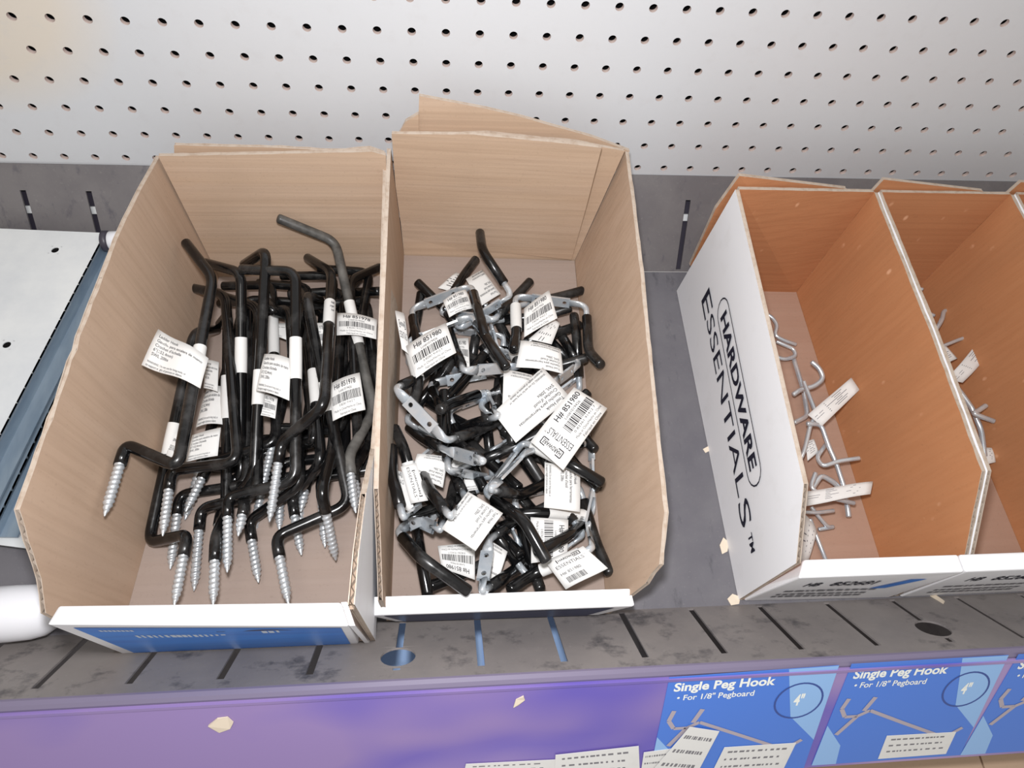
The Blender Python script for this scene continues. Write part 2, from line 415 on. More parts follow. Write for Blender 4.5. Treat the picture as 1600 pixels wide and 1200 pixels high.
# bullnose bar along the top of the sloping front
prof = [(FY+.02, FZ-.02), (FY-.12, FZ+.10), (FY-.42, FZ+.14), (FY-.68, FZ+.02), (FY-.80, FZ-.26), (FY-.80, FZ-.9), (FY-.4, FZ-.9)]
mb = MB(); vs = [V(x, a, b) for x in (-46, 144) for a, b in prof]; n = len(prof)
mb.add(vs, [(k, (k+1) % n, n+(k+1) % n, n+k) for k in range(n)]+[tuple(range(n)), tuple(reversed(range(n, 2*n)))])
mb.build('front_bar', M['strip_edge'], shelf)

# shelf strip that carries the printed cards; it slants outwards
SD = V(0, -1, -1.55).normalized(); SN = V(0, -1.55, 1).normalized(); SO = V(0, FY-.84, FZ-.12)
def sp(x, s, h=0.): return V(x, SO.y, SO.z)+SD*s+SN*h
strip = empty('price_strip', (35, FY-1, FZ-8), 'long purple plastic strip along the front edge of the shelf', 'shelf strip')
SLEN = 11.6
mb = MB(); mb.hexa([sp(-46, 0, -.2), sp(144, 0, -.2), sp(144, SLEN, -.2), sp(-46, SLEN, -.2), sp(-46, 0), sp(144, 0), sp(144, SLEN), sp(-46, SLEN)]); mb.build('backing', M['purple'], strip)
mb = MB(); mb.hexa([sp(-46, 0), sp(144, 0), sp(144, .32), sp(-46, .32), sp(-46, 0, .16), sp(144, 0, .16), sp(144, .30, .12), sp(-46, .30, .12)]); mb.build('top_rim', M['purple'], strip)

# what lies below, seen through the slots and past the strip
mb = MB(); mb.box((-46, -44, -34), (144, 0, -33.6)); tag(mb.build('lower_shelf', M['plate']), 'dark lower steel shelf glimpsed through the front slots', 'shelf')
def carton(name, lo, hi, mat, label):
    root = empty(name, ((lo[0]+hi[0])/2, (lo[1]+hi[1])/2, lo[2]), label, 'carton')
    mb = MB(); mb.box(lo, hi); mb.build('body', M[mat], root)
    mb = MB(); mb.box((lo[0]-.1, lo[1]-.1, hi[2]), ((lo[0]+hi[0])/2-.1, hi[1]+.1, hi[2]+.3)); mb.build('flap', M[mat], root)
    mb = MB(); mb.box(((lo[0]+hi[0])/2+.1, lo[1]-.1, hi[2]), (hi[0]+.1, hi[1]+.1, hi[2]+.3)); mb.build('flap', M[mat], root)
carton('blue_carton', (25, -43.5, -33.6), (47, -30, -15), 'pale_blue', 'pale blue carton seen through the slots below the tool hook box')
carton('brown_carton', (60, -62, -33.6), (104, -46, -12), 'kraft_x', 'brown carton just visible below the purple strip at the right corner')
mb = MB(); mb.box((50, -68, -34), (112, -44.2, -33.6)); tag(mb.build('lower_ledge', M['plate']), 'grey ledge under the brown carton', 'ledge')

# ------------------------------------------------------------------ cardboard boxes
def panel(name, parent, pts, inner, outer, T=.34, mats=('kraft_z', 'white'), jag=None, fl=(), step=.9):
    """board cut to the outline pts; inner = unit vector towards the inside. jag: {edge: depth of tearing}"""
    P = [Vector(p) for p in pts]; n = len(P); nv = (P[1]-P[0]).cross(P[2]-P[0])
    nv = sum(((P[i]-P[0]).cross(P[(i+1) % n]-P[0]) for i in range(1, n-1)), V(0, 0, 0)).normalized()
    if nv.dot(inner) < 0: P.reverse(); nv = -nv; rev = True
    else: rev = False
    jag = jag or {}
    if rev: jag = {(n-2-k) % n: v for k, v in jag.items()}; fl = [(n-2-k) % n for k in fl]
    rg = random.Random(len(name)+int(abs(P[0].x)*10)+int(abs(P[0].y)))
    A = []; B = []
    for i in range(n):
        a, b = P[i], P[(i+1) % n]; e = b-a; k = max(1, int(e.length/step)) if i in jag else 1
        inn = nv.cross(e).normalized()
        for q in range(k):
            j1 = j2 = 0
            if i in jag and 0 < q: j1 = rg.uniform(-.3, 1)*jag[i]; j2 = rg.uniform(-.3, 1)*jag[i]
            A.append(a+e*(q/k)+inn*j1); B.append(a+e*(q/k)+inn*j2)
    mb = MB(); L = len(A); t = .055
    A1 = [p-nv*t for p in A]; B0 = [p-nv*(T-t) for p in B]; B1 = [p-nv*T for p in B]
    mb.add(A, [tuple(range(L))], 0); mb.add(A1, [tuple(reversed(range(L)))], 2)
    mb.add(A+A1, [(k, L+k, L+(k+1) % L, (k+1) % L) for k in range(L)], 2)
    mb.add(B0, [tuple(range(L))], 2); mb.add(B1, [tuple(reversed(range(L)))], 1)
    mb.add(B0+B1, [(k, L+k, L+(k+1) % L, (k+1) % L) for k in range(L)], 2)
    for i in range(n):
        a, b = P[i], P[(i+1) % n]; e = b-a; inn = nv.cross(e).normalized(); dj = jag.get(i, 0)*.5
        if i in fl:                           # the wavy middle layer, seen at the cut edges
            ng = max(2, int(e.length/.36)); z = []
            for q in range(ng+1):
                p = a+e*(q/ng)+inn*(.04+dj); h = t+.01 if q % 2 else T-t-.01; z += [p-nv*h, p-nv*h+inn*.6]
            mb.add(z, [(2*q, 2*q+2, 2*q+3, 2*q+1) for q in range(ng)], 2)
            z = [a+inn*.45-nv*t, b+inn*.45-nv*t, b+inn*.45-nv*(T-t), a+inn*.45-nv*(T-t)]; mb.add(z, [(0, 1, 2, 3)], 3)
        else:                                 # crushed edge
            z = [a+inn*(.03+dj)-nv*t, b+inn*(.03+dj)-nv*t, b+inn*(.03+dj)-nv*(T-t), a+inn*(.03+dj)-nv*(T-t)]; mb.add(z, [(0, 1, 2, 3)], 2)
    return mb.build(name, [M[mats[0]], M[mats[1]], M['edge'], M['flute']], parent)
def lip(parent, tb, tf, bf, bb, mat='white'):
    """folded-over front: tb/tf top back and front edge (left, right), bf/bb bottom front and back"""
    mb = MB()
    p = [bf[0], bf[1], bb[1], bb[0], tf[0], tf[1], tb[1], tb[0]]
    p = [Vector(q) for q in p]; mb.hexa(p)
    o = mb.build('front_lip', M[mat], parent)
    bv = o.modifiers.new('soft', 'BEVEL'); bv.width = .0016; bv.segments = 2; bv.limit_method = 'ANGLE'
    return o

# --- ladder hook box (left)
bl = empty('cardboard_box', (17, -20, 0), 'brown open cardboard box with blue printed front, full of long black ladder hooks', 'box', 'open shelf boxes')
LB, LF = V(9.9, -3.5, .05), V(8.75, -39.2, 2.3)
RB, RF = V(26.8, -3.3, .05), V(26.9, -39.4, 2.4)
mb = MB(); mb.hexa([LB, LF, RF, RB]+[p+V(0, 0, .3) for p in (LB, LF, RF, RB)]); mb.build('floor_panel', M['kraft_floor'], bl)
wl = plane(LB, LF, V(8.9, -12, 15.2))
rim = [atp(*q, *wl) for q in ((250, 243), (220, 297), (198, 341), (183, 374), (161, 433), (145, 473), (125, 525), (99, 605), (63, 705), (31, 796))]
lip_l = atp(72, 958, *wl)
panel('side_panel', bl, [LB]+rim+[atp(45, 845, *wl), atp(65, 904, *wl), lip_l, LF], V(1, 0, 0), None, mats=('kraft_z', 'white'), jag={1: .03, 2: .05, 3: .05, 4: .06, 5: .12, 6: .16, 7: .2, 8: .12, 9: .05, 10: .06, 11: .06, 12: .06}, fl=(10, 11, 12))
wb = plane(LB+V(0, .0, 0), RB, V(17, -2.9, 14))
panel('back_panel', bl, [LB, RB, atp(603, 243, *wb), atp(580, 237, *wb), atp(247, 244, *wb)], V(0, -1, 0), None, mats=('kraft_x', 'kraft_x'), jag={2: .06, 3: .05})
wb2 = (V(17, -2.2, 14), V(0, -1, 0.05).normalized())
panel('back_flap', bl, [atp(273, 300, *wb2), atp(600, 300, *wb2), atp(601, 240, *wb2), atp(578, 232, *wb2), atp(520, 236, *wb2), atp(440, 231, *wb2), atp(272, 227, *wb2)], V(0, -1, 0), None, mats=('kraft_x', 'kraft_x'), jag={3: .08, 4: .1, 5: .06})
wr = plane(RB, RF, V(27.5, -14, 14.4))
panel('side_panel', bl, [RB, atp(599, 243, *wr), atp(596, 350, *wr), atp(593, 460, *wr), atp(587, 600, *wr), atp(579, 700, *wr), atp(563, 770, *wr), atp(551, 860, *wr), atp(543, 945, *wr), RF], V(-1, 0, 0), None, mats=('kraft_z', 'white'), jag={1: .1, 2: .12, 3: .12, 4: .15, 5: .1, 6: .1, 7: .1}, fl=(6, 7))
tb = [at(90, 947, 1, -38.9), at(533, 941, 1, -38.9)]; tf = [at(72, 976, 1, -40.2), at(546, 978, 1, -40.2)]
lp = lip(bl, tb, tf, [LF+V(.25, -.25, .05), RF+V(-.9, -.15, .05)], [LF+V(.25, .9, .05), RF+V(-.9, .9, .05)])
q = Flat(); q.rect(.06, .03, .965, .93)
fc = [tf[0], tf[1], RF+V(-.9, -.15, .05), LF+V(.25, -.25, .05)]
def bil(c, lift):
    TL, TR, BR, BL = c; n_ = (TR-TL).cross(TL-BL).normalized()
    if n_.dot(V(0, -1, 0)) < 0: n_ = -n_
    return lambda u, v: (BL*(1-u)+BR*u)*(1-v)+(TL*(1-u)+TR*u)*v+n_*lift
printed(q, bil(fc, .03), lp, 'blue', 'blue_print')
q = Flat(); rg = random.Random(4)
for k in range(16): q.rect(.20+.02*k, .62, .20+.02*k+rg.uniform(.008, .018), .70)
for k in range(8): q.rect(.12+.014*k, .83, .12+.014*k+.01, .87)
q.rect(.66, .70, .68, .82); q.rect(.685, .70, .705, .82); q.rect(.715, .76, .725, .84)
for k in range(7): q.rect(.665+.017*k, .56, .665+.017*k+.012, .66)
printed(q, bil(fc, .045), lp, 'white_print', 'lettering')
q = Flat(); q.poly([(.70+.12*math.cos(a*math.pi/12), .75+.13*math.sin(a*math.pi/12)) for a in range(24)]); q.line([(.47, .55), (.53, .8), (.50, .8)], .02)
printed(q, bil(fc, .038), lp, 'blue_dark', 'picture')
mb = MB(); a, b, c_, e_ = at(533, 941, 1, -38.7), at(546, 978, 1, -40.15), RF+V(-.1, -.15, .05), RF+V(-.05, 1.2, .1)
mb.hexa([a, b, c_+V(-.35, 0, 0), e_+V(-.35, 0, 0), a+V(.35, 0, 0), b+V(.35, 0, 0), c_, e_]); mb.build('corner_flap', M['white'], bl)

# --- tool hook box (middle)
bm = empty('cardboard_box', (37, -20, 0), 'brown open cardboard box full of black and zinc tool hooks, raised flap behind', 'box', 'open shelf boxes')
LB, LF = V(28.5, -1.85, 1.6), V(28.2, -37.7, .75); RB, RF = V(46.35, -2.1, 1.2), V(45.4, -37.9, .8)
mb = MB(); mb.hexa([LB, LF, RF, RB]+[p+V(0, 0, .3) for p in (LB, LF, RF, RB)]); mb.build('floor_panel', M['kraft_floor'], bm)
wl = plane(LB, LF, V(28.05, -14, 14.5))
zt = [V(28.25, -1.6, 15.6), V(28.22, -9, 15.2), V(28.2, -17, 14.9), V(28.2, -24, 14.6), V(28.2, -31.5, 13.6), V(28.2, -34.5, 10.6), V(28.2, -37.6, 8.0)]
panel('side_panel', bm, [LB]+zt+[LF], V(1, 0, 0), None, mats=('kraft_z', 'white'), jag={1: .08, 2: .1, 3: .1, 4: .1, 5: .1, 6: .1}, fl=(5, 6))
wr = plane(RB, RF, V(48.5, -13.6, 14.3))
panel('side_panel', bm, [RB]+[atp(*q_, *wr) for q_ in ((977, 236), (988, 320), (1000, 420), (1012, 545), (1024, 670), (1038, 800), (1030, 882), (1008, 912))]+[RF], V(-1, 0, 0), None, mats=('kraft_z', 'kraft_z'), jag={1: .06, 2: .08, 3: .08, 4: .08, 5: .08, 6: .12, 7: .2})
wbk = plane(V(28.5, -1.75, 1.6), V(46.4, -1.95, 1.2), V(37, -1.2, 15))
panel('back_panel', bm, [V(28.5, -1.75, 1.6), V(46.4, -1.95, 1.2), atp(976, 236, *wbk), atp(900, 222, *wbk), atp(760, 208, *wbk), atp(612, 214, *wbk)], V(0, -1, 0), None, mats=('kraft_x', 'kraft_x'), jag={2: .05, 3: .05})
wfl = plane(atz(633, 393, 2.1), atz(893, 405, 1.8), V(37, -2.3, 12))
panel('inner_flap', bm, [atp(632, 391, *wfl), atp(700, 393, *wfl), atp(780, 394, *wfl), atp(893, 406, *wfl), atp(917, 320, *wfl), atp(940, 231, *wfl), atp(880, 224, *wfl), atp(740, 210, *wfl), atp(612, 209, *wfl), atp(618, 290, *wfl)], V(0, -1, .2), None, T=.3, mats=('kraft_x', 'kraft_x'), jag={6: .04, 7: .04})
wup = plane(V(30, -.7, 13), V(49, -.7, 13), V(37, -.3, 20))
panel('raised_flap', bm, [atp(652, 260, *wup), atp(960, 270, *wup), atp(984, 236, *wup), atp(925, 214, *wup), atp(815, 183, *wup), atp(760, 170, *wup), atp(655, 150, *wup)], V(0, -1, 0), None, mats=('kraft_x', 'kraft_x'), jag={3: .05, 4: .04})
wup2 = plane(V(28, -1.1, 13), V(31, -1.0, 13), V(29, -.9, 18))
panel('corner_flap', bm, [atp(620, 215, *wup2), atp(655, 225, *wup2), atp(654, 178, *wup2), atp(634, 190, *wup2)], V(0, -1, 0), None, mats=('kraft_x', 'kraft_x'), jag={3: .06})
tb = [at(580, 932, 1, -36.9), at(986, 919, 1, -37.0)]; tf = [at(574, 962, 1, -38.1), at(993, 947, 1, -38.2)]
lp = lip(bm, tb, tf, [LF+V(.3, -.1, .05), RF+V(-.6, -.1, .05)], [LF+V(.3, .8, .05), RF+V(-.6, .8, .05)])
q = Flat(); q.rect(.05, .03, .93, .92); printed(q, bil([tf[0], tf[1], RF+V(-.6, -.1, .05), LF+V(.3, -.1, .05)], .03), lp, 'blue_dark', 'blue_print')

# --- two orange-brown boxes with white outside (right), and the next one cut by the frame
def orange_box(label, bx, ox, first=False):
    """ox = shift to the right from the first of these boxes"""
    o3 = V(ox, 0, 0)
    LB, LF = V(57.75, -4.95, .05)+o3, V(57.3, -37.15, .05)+o3; RB, RF = V(70.6, -5.3, .05)+o3, V(70.35, -37.4, .05)+o3
    box = empty('cardboard_box', (64+ox, -20, 0), label, 'box', 'open shelf boxes')
    mb = MB(); mb.hexa([LB, LF, RF, RB]+[p+V(0, 0, .3) for p in (LB, LF, RF, RB)]); mb.build('floor_panel', M['tan_floor'], box)
    wl = plane(V(57.75, -4.95, 0), V(57.3, -37.15, 0), V(57.75, -14, 13))
    wr = plane(V(70.6, -5.3, 0), V(70.35, -37.4, 0), V(71.9, -14, 13.2))
    if first: oL = [atp(*q_, *wl) for q_ in ((1155, 296), (1210, 528), (1263, 756), (1251, 880))]
    else: oL = [atp(*q_, *wr)+o3-V(12.78, 0, 0) for q_ in ((1366, 300), (1452, 515), (1534, 736), (1507, 868))]; LB = V(70.6-12.78, -5.3, .05)+o3; LF = V(70.35-12.78, -37.4, .05)+o3
    lw = panel('side_panel', box, [LB]+oL+[LF], V(1, 0, 0), None, mats=('tan_y', 'white'), jag={} if first else {1: .04}, fl=(3,))
    oR = [atp(*q_, *wr)+o3 for q_ in ((1366, 300), (1452, 515), (1534, 736), (1507, 868))]
    panel('side_panel', box, [RB]+oR+[RF], V(-1, 0, 0), None, mats=('tan_y', 'white'), jag={0: .02, 1: .05, 2: .06, 3: .05}, fl=(3,))
    panel('back_panel', box, [LB, RB, oR[0], oL[0]], V(0, -1, 0), None, mats=('tan_x', 'white'), jag={2: .03})
    up = V(0, .5, 0); l2 = LB.lerp(oL[0], .25); r2 = RB.lerp(oR[0], .25); l8 = LB.lerp(oL[0], .8)
    panel('back_flap', box, [l2+up+V(-.15, 0, 0), r2+up+V(-1, 0, 0), oR[0]+up+V(-2.4, .05, -.2), oL[0]+up+V(-.2, .1, .95), l8+up+V(-.75, .05, 0)], V(0, -1, 0), None, mats=('tan_x', 'tan_x'))
    tb = [V(57.55, -36.2, 8.7)+o3, V(71.3, -36.5, 8.0)+o3]; tf = [V(57.35, -37.5, 8.55)+o3, V(71.6, -37.75, 7.85)+o3]
    tb = [at(1257, 874, 1, -36.3)+o3, at(1497, 866, 1, -36.3)+o3]; tf = [at(1249, 903, 1, -37.6)+o3, at(1507, 887, 1, -37.8)+o3]
    tf[1] = tb[1]+(tf[0]-tb[0])+V(.75, 0, 0)
    if not first: tb[0] = tb[1]-V(13.45, 0, 0); tf[0] = tf[1]-V(13.45, 0, 0)
    lp = lip(box, tb, tf, [LF+V(.1, -.1, .02), RF+V(-.1, -.1, .02)], [LF+V(.1, .8, .02), RF+V(-.1, .8, .02)])
    fc = [tf[0], tf[1], RF+V(-.1, -.1, .02), LF+V(.1, -.1, .02)]
    q = Flat(); q.text('HB', .16, .63, .14, None, 1, .02, squeeze=.09); printed(q, bil(fc, .02), lp, 'ink_logo', 'lettering')
    q = Flat(); q.text('852681', .32, .63, .14, None, 1, .02, squeeze=.28); printed(q, bil(fc, .02), lp, 'ink_logo', 'item_number')
    q = Flat(); rg = random.Random(2)
    for row, y in enumerate((.40, .26, .16)):
        x = .12
        while x < .68: w_ = rg.uniform(.02, .06); q.rect(x, y, x+w_, y+.05); x += w_+.012
    printed(q, bil(fc, .02), lp, 'ink_grey', 'fine_print')
    q = Flat(); q.poly([(.66, .46), (.76, .46), (.88, .78), (.78, .78)]); printed(q, bil(fc, .02), lp, 'blue', 'blue_mark')
    return box, lw, wl
b1, lw1, wl1 = orange_box('white cardboard box with HARDWARE ESSENTIALS lettering on its left side, orange-brown inside', None, 0, True)
# lettering on the white side, running from back to front
def side(u, v):                               # u back -> front, v up, in cm
    t = (u-4.95)/32.2; return V(57.75-.45*t-.365, -u, v-.075*(u-13))
q = Flat()
def pill(x0, x1, y0, y1, t, n=8):
    rr = (y1-y0)/2; out = []; inn = []
    for cx, a0 in ((x1-rr, -90), (x0+rr, 90)):
        for k in range(n+1):
            a = math.radians(a0+180*k/n); out.append((cx+rr*math.cos(a), y0+rr+rr*math.sin(a))); inn.append((cx+(rr-t)*math.cos(a), y0+rr+(rr-t)*math.sin(a)))
    L = len(out); q.add(out+inn, [(k, (k+1) % L, L+(k+1) % L, L+k) for k in range(L)])
pill(12.9, 30.0, 7.9, 10.6, .13)
q.text('HARDWARE', 14.3, 8.55, 1.4, None, 1, .03, squeeze=14.3)
q.text('E', 10.2, 5.2, 2.3, None, 1, .0, squeeze=2.2); q.text('SSENTIAL', 12.7, 5.45, 1.8, None, 1, .0, squeeze=17.0); q.text('S', 30.1, 5.1, 2.2, None, 1, .0, squeeze=2.1); q.text('TM', 32.9, 6.0, .8, None, 1, .02, squeeze=1.5)
printed(q, side, lw1, 'ink_logo', 'lettering')
b2, _, _ = orange_box('orange-brown open box between the lettered box and the right edge of the picture', None, 13.55)
b3, _, _ = orange_box('open box cut off by the right edge, only a sliver in view', None, 27.1)

# ------------------------------------------------------------------ ladder hooks
LADDER = {
 'L2': [(16.90, -34.87, 6.28), (15.95, -28.93, 5.80), (21.14, -28.18, 6.73), (20.19, -10.81, 10.46), (15.43, -9.89, 9.53)],
 'L1': [(9.57, -31.79, 10.39), (9.41, -26.06, 9.53), (13.85, -28.43, 10.66), (13.20, -10.81, 9.56), (10.27, -6.87, 9.34)],
 'L8': [(25.78, -30.75, 6.39), (24.87, -25.74, 5.79), (26.47, -20.89, 4.12), (22.43, -4.18, 6.65), (17.96, -4.16, 9.57)],
 'L9': [(21.41, -37.25, 6.09), (19.81, -32.07, 5.49), (25.10, -29.67, 5.38), (20.86, -12.16, 8.87), (21.12, -9.63, 4.67)],
 'L7': [(19.51, -31.32, 6.60), (19.89, -25.10, 7.36), (23.70, -23.97, 11.14), (22.22, -7.37, 6.07), (19.43, -4.13, 4.15)],
 'L3': [(16.48, -37.25, 6.91), (15.73, -32.36, 6.31), (14.90, -29.04, 2.54), (13.70, -12.33, 6.27), (11.64, -10.58, 2.32)],
 'L4': [(17.27, -32.19, 6.20), (17.23, -29.62, 5.60), (15.64, -26.36, 2.36), (15.32, -10.01, 9.25), (11.45, -7.50, 7.42)],
 'L5': [(14.68, -32.31, 3.13), (14.50, -29.03, 2.53), (17.52, -27.11, 5.17), (17.53, -8.59, 10.51), (14.55, -7.09, 6.77)],
 'L10': [(13.81, -37.15, 6.76), (13.49, -31.81, 5.84), (9.52, -31.45, 2.85), (10.97, -13.92, 5.86), (11.25, -10.99, 1.97)],
 'L11': [(11.91, -32.03, 6.27), (11.34, -26.61, 5.67), (16.70, -26.58, 6.96), (13.00, -9.82, 5.88), (9.28, -7.89, 4.28)],
 'L12': [(12.34, -29.46, 4.04), (13.30, -25.04, 3.44), (18.68, -23.82, 4.30), (16.05, -6.51, 3.00), (11.36, -6.20, 2.37)],
 'L14': [(13.59, -35.33, 2.93), (13.18, -28.97, 3.29), (17.99, -28.62, 5.35), (16.01, -11.07, 5.66), (11.97, -8.73, 4.22)],
 'L15': [(11.52, -33.60, 2.83), (11.06, -27.48, 2.57), (16.31, -26.87, 2.90), (14.57, -9.41, 4.36), (11.03, -7.65, 1.53)],
 'L16': [(18.37, -34.98, 3.29), (16.85, -29.94, 2.69), (21.19, -27.80, 5.17), (18.42, -10.46, 4.61), (14.54, -9.22, 2.05)],
 'L17': [(21.31, -32.93, 3.06), (19.96, -27.97, 2.46), (22.91, -26.57, 6.57), (19.87, -9.37, 4.31), (18.05, -5.39, 2.06)],
 'L18': [(24.14, -33.66, 3.96), (23.51, -29.77, 8.65), (23.61, -25.14, 6.02), (22.88, -8.29, 2.83), (23.89, -4.27, 0.95)],
 'L19': [(20.91, -29.37, 2.98), (21.04, -26.40, 2.38), (25.48, -24.73, 4.99), (23.76, -7.43, 4.91), (26.11, -4.09, 2.69)],
 'L20': [(25.87, -29.98, 5.92), (25.23, -26.82, 5.32), (26.03, -22.89, 2.15), (23.23, -5.97, 1.06), (26.38, -8.00, 3.97)],
 'L13': [(14.90, -5.83, 2.80), (16.99, -11.07, 5.08), (18.60, -9.47, 1.31), (22.26, -24.78, 6.53), (19.51, -23.58, 2.66)],
}
def screw(mb, a, b, r0=.28, amp=.055, pitch=.38, n=14):
    """threaded shank from a to its point b"""
    ax = (b-a); ln = ax.length; t = ax.normalized(); u = t.orthogonal().normalized(); w_ = t.cross(u)
    steps = int(ln/pitch*5); base = len(mb.v)
    for i in range(steps+1):
        s = ln*i/steps; tip = min(1., (ln-s)/1.1); rr = r0*(.12+.88*tip**.8)
        for k in range(n):
            a_ = 2*math.pi*k/n; ph = (s/pitch-k/n) % 1; th = amp*(1-abs(2*ph-1))*2*min(1, tip*1.4)
            mb.v.append(a+t*s+(u*math.cos(a_)+w_*math.sin(a_))*(rr+th))
    for i in range(steps):
        for k in range(n):
            p = base+i*n+k; q = base+i*n+(k+1) % n; mb.f.append([p, q, q+n, p+n]); mb.m.append(0)
    mb.f.append([base+steps*n+k for k in range(n)]); mb.m.append(0)
def sleeve(root, a, b, t0, t1, rad, kind=None, tail=None):
    """paper wrapped round the rod between a and b"""
    A, B = a+(b-a)*t0, a+(b-a)*t1; mb = MB(); t = (B-A).normalized(); mb.tube([A, A+(B-A)*.5, B], [rad, rad*1.03, rad], 16, (False, False)); mb.tube([A, B], [rad-.03]*2, 16, (False, False))
    n = 16; L = len(mb.v)
    o = mb.build('label_sleeve', M['paper'], root, True)
    if kind:
        vdir = (CAM-A).normalized(); vdir = (vdir-t*vdir.dot(t)).normalized(); sd = t.cross(vdir)
        def S(u, v):
            a_ = (u-.5)*2.0; return A+(B-A)*v+(vdir*math.cos(a_)+sd*-math.sin(a_))*(rad*1.03+.02)
        if t.dot(V(0, 1, 0)) < 0:
            def S(u, v): a_ = (u-.5)*2.0; return B+(A-B)*v+(vdir*math.cos(a_)+sd*math.sin(a_))*(rad*1.03+.02)
        printed(kind, S, o)
    return o
LR = .44
LLAB = {
 'L2': 'black ladder hook on top at the centre, its arm and tip forming a square corner',
 'L1': 'black ladder hook leaning against the left wall, its zinc screw pointing down beside it',
 'L8': 'grey dusty ladder hook with its tip reaching highest against the back wall',
 'L9': 'black ladder hook with a wide elbow nearest the front right corner',
 'L7': 'black ladder hook with a white sleeve, crossing just left of the dusty grey one',
 'L3': 'straight black ladder hook with a sleeve reading Black Negro Noir, left of centre',
 'L4': 'black ladder hook whose tip points left beneath the squared centre hook',
 'L5': 'black ladder hook peaking in a sharp bend behind the squared centre hook',
 'L10': 'lowest left ladder hook, its elbow pressed into the lower left corner of the box',
 'L11': 'black ladder hook with a screw beside the left wall under the leaning hook',
 'L12': 'black ladder hook with a white rolled sleeve just left of the squared arm',
 'L14': 'black ladder hook with a screw left of the central screw, curving from under the pile',
 'L15': 'buried black ladder hook with a thin screw above the lower left elbow',
 'L16': 'black ladder hook with a level tip crossing behind the squared arm',
 'L17': 'buried black ladder hook with its screw under the middle of the wide elbow',
 'L18': 'buried black ladder hook with its screw right of the wide elbow',
 'L19': 'deep black ladder hook whose tip rises to the right wall near the back',
 'L20': 'deep black ladder hook whose level tip touches the right wall near the back',
 'L13': 'reversed ladder hook at the back with its screw under the sharp bend',
}
LSL = {'L2': (.46, .66, None), 'L4': (.51, .68, None), 'L3': (.45, .67, 'sleeve'), 'L5': (.30, .45, None), 'L7': (.55, .73, 'sleeve'), 'L8': (.37, .62, None),
       'L12': (.52, .76, None), 'L9': (.42, .56, None), 'L1': (.42, .59, None), 'L17': (.32, .52, None), 'L10': (.39, .54, None)}
lroot = {}
for key, pts in LADDER.items():
    P = [Vector(p) for p in pts]
    c = sum(P, V(0, 0, 0))/5; base = V(c.x, c.y, min(p.z for p in P)-LR)
    root = empty('ladder_hook', base, LLAB[key], 'hook', 'ladder hooks in the left box'); lroot[key] = (root, P)
    s0 = P[1]+(P[0]-P[1]).normalized()*min(1.75, (P[0]-P[1]).length*.35)
    path = rounded([s0]+P[1:], 1.15, 7); path, rad = roundcap(path, LR, (False, True))
    mb = MB(); mb.tube(path, rad, 14); mb.build('shaft', M['vinyl_dusty' if key in ('L8',) else 'vinyl'], root, True)
    mb = MB(); screw(mb, s0-(P[0]-s0).normalized()*.1, P[0]); mb.build('screw', M['thread'], root, True)
    if key in LSL: sleeve(root, P[2], P[3], *LSL[key][:2], LR+.06, LSL[key][2])
def filler_ladder(cx, cy, z, ang, tilt, flip, n_):
    """a hook of the same make lying under the others"""
    q = [V(-6.0, 5.4, 0), V(0, 5.4, 0), V(0, 0, 0), V(17.6, 0, 0), V(17.6, 4.9, 0)]
    m_ = Matrix.Rotation(math.radians(ang), 3, 'Z') @ Matrix.Rotation(math.radians(tilt), 3, 'Y')
    P = [V(cx, cy, z)+m_ @ (V(p.x-7, (p.y-2)*flip, 0)) for p in q]
    root = empty('ladder_hook', V(cx, cy, min(p.z for p in P)-LR), 'black ladder hook buried beneath the others in the left box', 'hook', 'buried ladder hooks')
    s0 = P[1]+(P[0]-P[1]).normalized()*1.75
    path, rad = roundcap(rounded([s0]+P[1:], 1.15, 6), LR, (False, True)); mb = MB(); mb.tube(path, rad, 12); mb.build('shaft', M['vinyl'], root, True)
    mb = MB(); screw(mb, s0-(P[0]-s0).normalized()*.1, P[0]); mb.build('screw', M['thread'], root, True)
for k, a_ in enumerate(((18.5, -19, 1.9, 88, 2, 1), (21.5, -17.5, 2.4, 95, 0, 1), (23.5, -18.5, 1.7, 93, 1, 1), (16.5, -17, 2.6, 84, -1, 1), (20, -16, 3.2, 91, 1, 1), (24.6, -19, 2.9, 98, 0, 1), (14.6, -18, 1.9, 86, 1, -1), (22.4, -15.5, 3.6, 85, 2, 1))): filler_ladder(*a_, k)
def ztag(key, seg, t):
    P = lroot[key][1]; return P[seg].z+(P[seg+1].z-P[seg].z)*t
def ltag(key, t, quad, dz, kind, bend=.2, sag=0., name='paper_tag'):
    z = ztag(key, 2, t); dz = dz if isinstance(dz, tuple) else (dz,)*4
    sheet(name, [atz(*q_, z+e) for q_, e in zip(quad, dz)], lroot[key][0], kind, bend, sag)
ltag('L1', .5, ((247, 514), (326, 560), (313, 607), (221, 570)), (.9, .5, .45, .9), 'ladder', .25, -.55)
ltag('L2', .5, ((413, 553), (455, 561), (452, 626), (400, 610)), (.1, .2, .2, .1), 'ladder', .3)
ltag('L8', .48, ((527, 489), (589, 499), (588, 530), (526, 524)), (.55, .5, .5, .55), 'code978', .35)
ltag('L9', .48, ((514, 601), (562, 582), (571, 640), (520, 658)), (.5, .7, .7, .5), 'code978', .25)
ltag('L7', .6, ((483, 506), (510, 505), (506, 548), (492, 553)), -.2, 'code978', .1)
ltag('L5', .35, ((404, 612), (434, 622), (430, 654), (402, 648)), -.3, 'code978', .1)
ltag('L3', .5, ((322, 608), (356, 606), (354, 664), (306, 668)), (-.2, -.1, -.1, -.2), 'ladder', .5)
ltag('L4', .5, ((322, 562), (342, 566), (340, 612), (318, 606)), -.2, 'ladder', .1)
ltag('L12', .6, ((400, 508), (448, 505), (450, 532), (420, 522)), -.3, 'ladder', .1)
